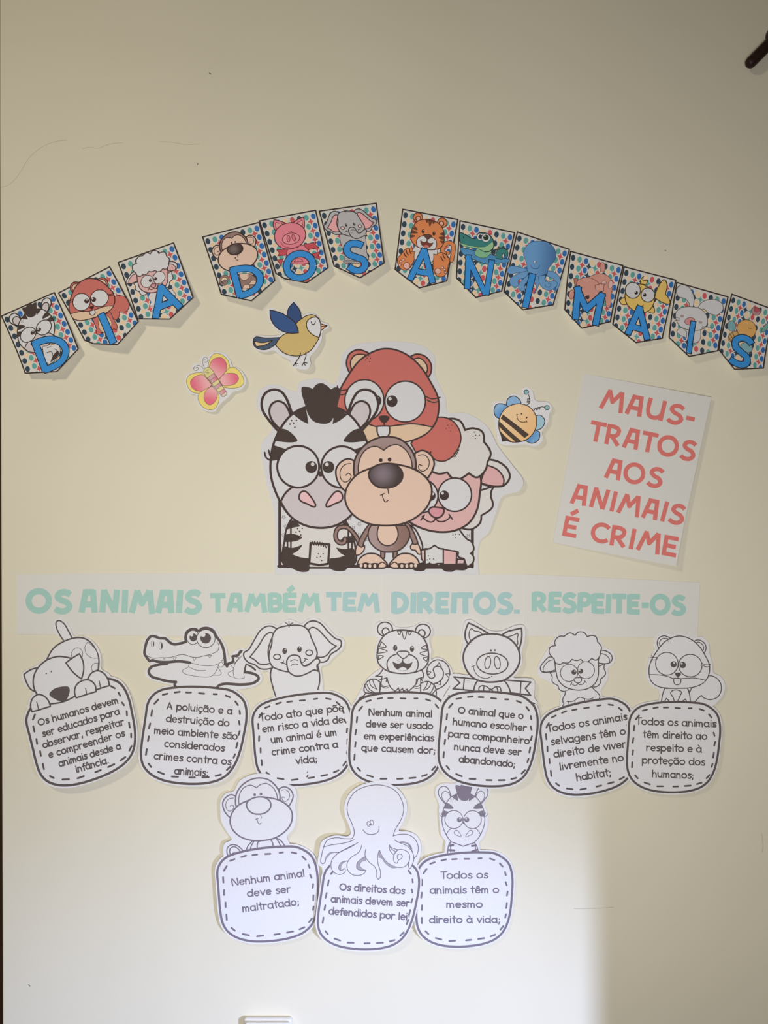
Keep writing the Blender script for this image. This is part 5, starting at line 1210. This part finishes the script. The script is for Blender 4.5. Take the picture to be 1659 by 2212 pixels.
strip('white headline sheet at the right end reading RESPEITE-OS in pale green', [(1132,1240,1),(1512,1258,1),(1506,1378,1),(1132,1374,1)], [('RESPEITE-OS',706,203,1362,219,84,24,TL_)], S2, 0.0012)

# ================================================================== CARDS
note = [(170,1082),(225,1012),(290,972),(370,950),(560,932),(760,935),(960,955),(1110,985),(1210,1050),(1270,1120),(1300,1220),(1304,1350),(1285,1500),(1250,1700),(1200,1850),(1130,1960),(1030,2030),(900,2066),(740,2076),(560,2064),(380,2027),(240,1960),(150,1870),(108,1760),(105,1600),(118,1450),(135,1280),(148,1150)]
dash = [((322,1022),(378,1010)),((460,998),(518,990)),((592,998),(648,1000)),((742,1010),(802,1017)),((912,1024),(950,1025)),((1052,1042),(1104,1064)),((1168,1115),(1200,1158)),((1222,1225),(1228,1265)),((1220,1350),(1230,1390)),((1235,1468),(1222,1515)),((1215,1605),(1203,1665)),((1193,1740),(1180,1780)),((1150,1880),(1110,1920)),((1045,1972),(985,1987)),((905,2000),(832,2002)),((745,2002),(682,2001)),((550,1990),(478,1986)),((385,1957),(317,1930)),((232,1872),(200,1833)),((162,1730),(168,1665)),((175,1570),(183,1515)),((180,1420),(192,1362)),((200,1270),(208,1205)),((230,1128),(272,1080))]
NC = (710, 1505)
def card(crp, pairs, label, animal_poly, base, tilt, lines, xh, art, centre, skip=(), ink=INK, w=17, folds=(), artfirst=True):
    A = crp.inv_after(fit(pairs))
    sh = Sheet('animal_rights_card', label, 'paper card', centre, base, tilt, folds, 'speech cards under the headline')
    PN = Pen(sh, A, line=ink); PA = Pen(sh, crp, line=ink)
    big = [(NC[0] + (p[0]-NC[0])*1.050, NC[1] + (p[1]-NC[1])*1.052) for p in note]
    PA.paper([(big, A), (animal_poly, crp)], least=0.0014)
    if artfirst: art(PA)
    nb = PN.fill('note_frame', note, LW if artfirst else None, 27)
    for i, d in enumerate(dash):
        if i not in skip: PN.lines('stitch_dash', [list(d)], 22, smooth=False)
    if not artfirst: art(PA)
    for t_, x0, y0, x1, y1 in lines: put_text(PA, t_, x0, y0, x1, y1, xh*0.83, w*0.93)
    return sh

K1 = crop(40,1320,5.5296); K2 = crop(290,1330,5.8214); K3 = crop(520,1330,5.82); K4 = crop(740,1330,5.672); K5 = crop(930,1330,5.672)
K6 = crop(1140,1340,5.671); K7 = crop(1330,1340,5.673); K8 = crop(450,1670,5.673); K9 = crop(670,1680,5.673); K10 = crop(880,1680,5.82)
card(K1, [((216,1852),(442,1950)),((351,1943),(612,1972)),((868,2001),(1140,1812)),((1130,1900),(1355,1620)),((1209,1635),(1340,1345)),((1225,1245),(1227,980)),((179,1542),(293,1680)),((251,1104),(200,1252)),((1184,1137),(1150,896)),((713,2001),(992,1874))],
  'uncoloured paper card with a sleeping dog, leftmost of the upper row', [(140,1250),(135,1080),(185,960),(95,880),(50,755),(80,712),(225,640),(330,560),(420,430),(530,345),(465,280),(425,190),(438,112),(490,88),(560,112),(632,210),(672,292),(780,298),(885,345),(965,440),(1003,560),(1003,680),(1095,740),(1125,810),(1100,1100),(300,1200)],
  0.0010, ((150,1580),(0.00001,0.00003)),
  [('Os humanos devem',270,1352,1215,1082),('ser educados para',322,1483,1232,1212),('observar, respeitar',330,1615,1290,1335),('e compreender os',403,1728,1298,1468),('animais desde a',530,1828,1252,1618),('infância.',735,1893,1112,1782)], 66,
  lambda P: art_dog(P), (180,1540), artfirst=False, folds=((0,1,1620,0.00006),), skip=(0,1,2,3,4,5), w=16)
# the stitches the dog leaves free on its card are the corner ones
card(K2, [((251,1104),(275,1080)),((1184,1137),(1290,1100)),((1130,1900),(1187,1905)),((216,1852),(207,1870)),((620,999),(684,966)),((1225,1245),(1328,1214)),((179,1542),(180,1545)),((713,2001),(743,2018))],
  'uncoloured paper card with a crocodile in a puddle, between the dog and the elephant', [(530,960),(480,885),(300,838),(150,765),(135,690),(215,620),(180,592),(120,530),(95,440),(120,330),(190,228),(270,225),(400,255),(480,315),(600,305),(615,190),(720,130),(800,148),(900,115),(1010,145),(1080,265),(1155,380),(1180,500),(1192,560),(1225,470),(1320,420),(1400,420),(1440,560),(1570,690),(1612,790),(1540,875),(1300,930),(1040,960)],
  0.0012, ((300,1340),(0.000003,0.000004)),
  [('A poluição e a',412,1172,1232,1236),('destruição do',405,1330,1192,1386),('meio ambiente são',255,1478,1295,1552),('considerados',385,1642,1135,1698),('crimes contra os',258,1793,1222,1862),('animais;',518,1975,935,2000)], 72,
  lambda P: art_croc(P), (420,1535), folds=((0,1,1600,0.00006),))
card(K3, [((1184,1137),(1222,1058)),((350,1016),(333,1132)),((216,1852),(348,2000)),((351,1943),(506,2058)),((514,1988),(682,2060)),((713,2001),(893,2027)),((868,2001),(1050,1990)),((1015,1980),(1190,1940)),((1130,1900),(1297,1832)),((251,1104),(245,1245)),((204,1237),(225,1390)),((1225,1245),(1300,1285))],
  'uncoloured paper card with an elephant, right of the crocodile', [(440,1060),(395,900),(350,760),(345,695),(260,695),(180,648),(60,592),(15,505),(22,450),(80,410),(190,230),(290,120),(390,105),(470,135),(540,80),(590,50),(660,60),(770,102),(850,48),(960,38),(1060,108),(1200,258),(1295,298),(1295,400),(1220,482),(1150,545),(1090,612),(1012,640),(1022,760),(1010,960)],
  0.0042, ((650,1500),(0.000002,0.000004)),
  [('Todo ato que põe',248,1322,1295,1192),('em risco a vida de',280,1462,1290,1338),('um animal é um',388,1598,1207,1498),('crime contra a',400,1750,1222,1650),('vida;',700,1860,962,1830),(';',825,2005,860,2003)], 72,
  lambda P: art_elephant(P), (650,1520))
card(K4, [((1184,1137),(1155,1112)),((216,1852),(205,1880)),((1130,1900),(1112,1862)),((251,1104),(220,1135)),((620,999),(587,1005)),((179,1542),(160,1575)),((713,2001),(700,1983)),((351,1943),(338,1953))],
  'uncoloured paper card with a smiling tiger, between the elephant and the pig', [(180,1070),(175,1000),(215,930),(300,780),(395,695),(465,640),(405,560),(392,430),(425,290),(395,200),(405,110),(500,62),(590,78),(645,138),(800,148),(885,128),(975,83),(1065,108),(1105,190),(1062,290),(1088,420),(1085,540),(1150,512),(1250,548),(1335,660),(1345,760),(1322,840),(1235,980),(1220,1090)],
  0.0060, ((850,1500),(0.000002,0.000008)),
  [('Nenhum animal',325,1215,1092,1238),('deve ser usado',290,1358,1102,1385),('em experiências',265,1505,1114,1530),('que causem dor;',237,1648,1132,1682)], 68,
  lambda P: art_tiger(P), (855,1520), w=17)
card(K5, [((1184,1137),(1184,1137)),((216,1852),(216,1852)),((1130,1900),(1130,1900)),((251,1104),(251,1104))],
  'uncoloured paper card with a pig holding a ribbon, right of the tiger', [(140,1090),(195,950),(245,870),(240,740),(300,715),(470,730),(395,640),(370,520),(395,380),(395,230),(428,80),(490,60),(720,188),(860,198),(1050,128),(1145,132),(1155,300),(1115,450),(1125,560),(1065,700),(1015,758),(1255,788),(1265,1000),(1300,1080)],
  0.0078, ((950,1450),(0.000012,0.000014)),
  [('O animal que o',343,1192,1128,1258),('humano escolher',277,1333,1168,1406),('para companheiro',222,1478,1202,1562),('nunca deve ser',293,1635,1103,1698),('abandonado;',352,1783,1028,1843)], 68,
  lambda P: art_pig(P), (1055,1525))
card(K6, [((1184,1137),(1140,1095)),((1078,1053),(1020,1038)),((931,1025),(872,1043)),((620,999),(567,1092)),((350,1016),(310,1172)),((251,1104),(240,1280)),((204,1237),(225,1418)),((179,1542),(265,1715)),((216,1852),(363,2002)),((351,1943),(510,2055)),((514,1988),(672,2055)),((713,2001),(865,2020)),((868,2001),(1010,1980)),((1015,1980),(1140,1925))],
  'uncoloured paper card with a sheep, right of the pig', [(425,1090),(388,1000),(405,900),(260,755),(140,685),(115,590),(185,450),(258,330),(330,220),(440,148),(640,112),(780,152),(882,228),(935,330),(1045,378),(1075,470),(1045,540),(988,580),(985,700),(935,800),(892,860),(925,1000)],
  0.0030, ((1260,1500),(-0.000012,0.000014)),
  [('Todos os animais',243,1362,1218,1215),('selvagens têm o',287,1520,1197,1392),('direito de viver',322,1670,1202,1548),('livremente no',393,1822,1170,1712),('habitat;',598,1955,1015,1892)], 72,
  lambda P: art_sheep(P), (1262,1540))
card(K7, [((1184,1137),(1163,1173)),((216,1852),(257,1913)),((1130,1900),(1102,1890)),((251,1104),(255,1185)),((620,999),(607,1062)),((179,1542),(207,1610)),((713,2001),(720,2018)),((1229,1491),(1200,1508))],
  'uncoloured paper card with a squirrel, rightmost of the upper row', [(540,1060),(535,870),(435,800),(375,700),(380,600),(408,480),(478,360),(475,250),(535,168),(620,158),(720,185),(820,165),(960,215),(1065,205),(1145,290),(1148,400),(1185,540),(1195,640),(1285,690),(1335,790),(1315,900),(1235,1000),(1120,1080)],
  0.0046, ((1455,1560),(0.00001,0.000022)),
  [('Todos os animais',250,1270,1218,1300),('têm direito ao',330,1430,1105,1450),('respeito e à',370,1588,1038,1605),('proteção dos',318,1740,1075,1762),('humanos;',438,1905,937,1922)], 70,
  lambda P: art_beaver(P), (1460,1540), w=16)
INK_GLARE = (112, 104, 118)  # same printer ink, with the glare over the lower row put into its colour
card(K8, [((251,1104),(215,1200)),((1184,1137),(1172,1037)),((1130,1900),(1247,1795)),((216,1852),(313,1953)),((620,999),(573,1018)),((179,1542),(207,1502)),((713,2001),(848,1982)),((1229,1491),(1275,1378))],
  'uncoloured paper card with a monkey, left one of the lower row', [(270,1090),(205,1040),(185,960),(205,860),(290,815),(240,735),(165,600),(150,480),(152,350),(218,250),(310,228),(380,108),(500,38),(640,13),(770,38),(875,128),(950,138),(1055,188),(1085,290),(1065,400),(1075,550),(1045,680),(965,780),(985,850),(1060,960)],
  0.0070, ((560,1800),(-0.000012,0.000006)),
  [('Nenhum animal',300,1372,1177,1265),('deve ser',487,1508,1012,1455),('maltratado;',428,1690,1112,1610)], 72,
  lambda P: art_monkey(P), (575,1870), ink=INK_GLARE)
card(K10, [((251,1104),(220,1165)),((1184,1137),(1182,1095)),((1130,1900),(1183,1875)),((216,1852),(245,1925)),((620,999),(592,1018)),((179,1542),(183,1612)),((713,2001),(768,2020)),((1229,1491),(1250,1450))],
  'uncoloured paper card with a zebra, right one of the lower row', [(490,990),(470,860),(480,800),(430,730),(410,600),(395,420),(400,350),(350,200),(365,120),(440,75),(580,75),(700,55),(830,75),(950,85),(1030,120),(1035,210),(970,330),(1010,450),(1010,600),(960,740),(900,830),(925,990)],
  0.0036, ((985,1850),(-0.000014,0.000016)),
  [('Todos os',420,1255,1010,1252),('animais têm o',287,1438,1146,1438),('mesmo',492,1615,940,1617),('direito à vida;',278,1803,1162,1808)], 72,
  lambda P: (art_zebra(Pen(P.s, K10.inv_after(sim([((462,1187),(583,525)),((878,1190),(820,525)),((680,1770),(705,858)),((680,400),(710,88))])), line=INK_GLARE, lw=.85), dark=(118,110,124), w=LW, grey=LW, pink=LW),  # zebra dark lifted by the same painted-in glare
     P.fill('zebra_body', [(545,800,1),(515,860),(505,950,1),(890,950,1),(880,880),(845,815,1),(700,858,1)], LW, 12), P.lines('body_stripes', [[(530,850),(575,845)],[(520,905),(590,910)],[(870,905),(810,925)],[(862,850),(810,855)]], 26), P.lines('arm_lines', [[(545,815),(542,930)],[(855,840),(855,920)]], 12)),
  (998,1860), ink=INK_GLARE)
card(K9, [((1184,1137),(1220,1163)),((216,1852),(208,1893)),((1130,1900),(1120,1902)),((204,1237),(222,1277)),((179,1542),(187,1580)),((713,2001),(700,2012)),((1229,1491),(1240,1510)),((1187,1760),(1183,1760))],
  'uncoloured paper card with an octopus, middle one of the lower row', [(180,1210),(145,1095),(100,1062),(115,920),(145,790),(220,735),(330,710),(460,722),(498,690),(480,600),(432,480),(418,370),(452,250),(540,150),(680,83),(830,68),(980,93),(1100,178),(1172,300),(1182,420),(1142,540),(1085,655),(1200,668),(1300,718),(1352,830),(1342,960),(1310,1060),(1300,1140)],
  0.0110, ((790,1860),(-0.000006,0.00001)),
  [('Os direitos dos',365,1368,1152,1418),('animais devem ser',262,1513,1212,1570),('defendidos por lei;',235,1658,1212,1735)], 70,
  lambda P: (P.fill('card_top', [(240,1060,1),(300,960,1),(1200,960,1),(1240,1060,1),(1150,1130,1),(300,1180,1)], LW, 0, smooth=False), art_octopus(P)), (790,1870), ink=INK_GLARE, artfirst=False, skip=(0,1,2,3,4,5))
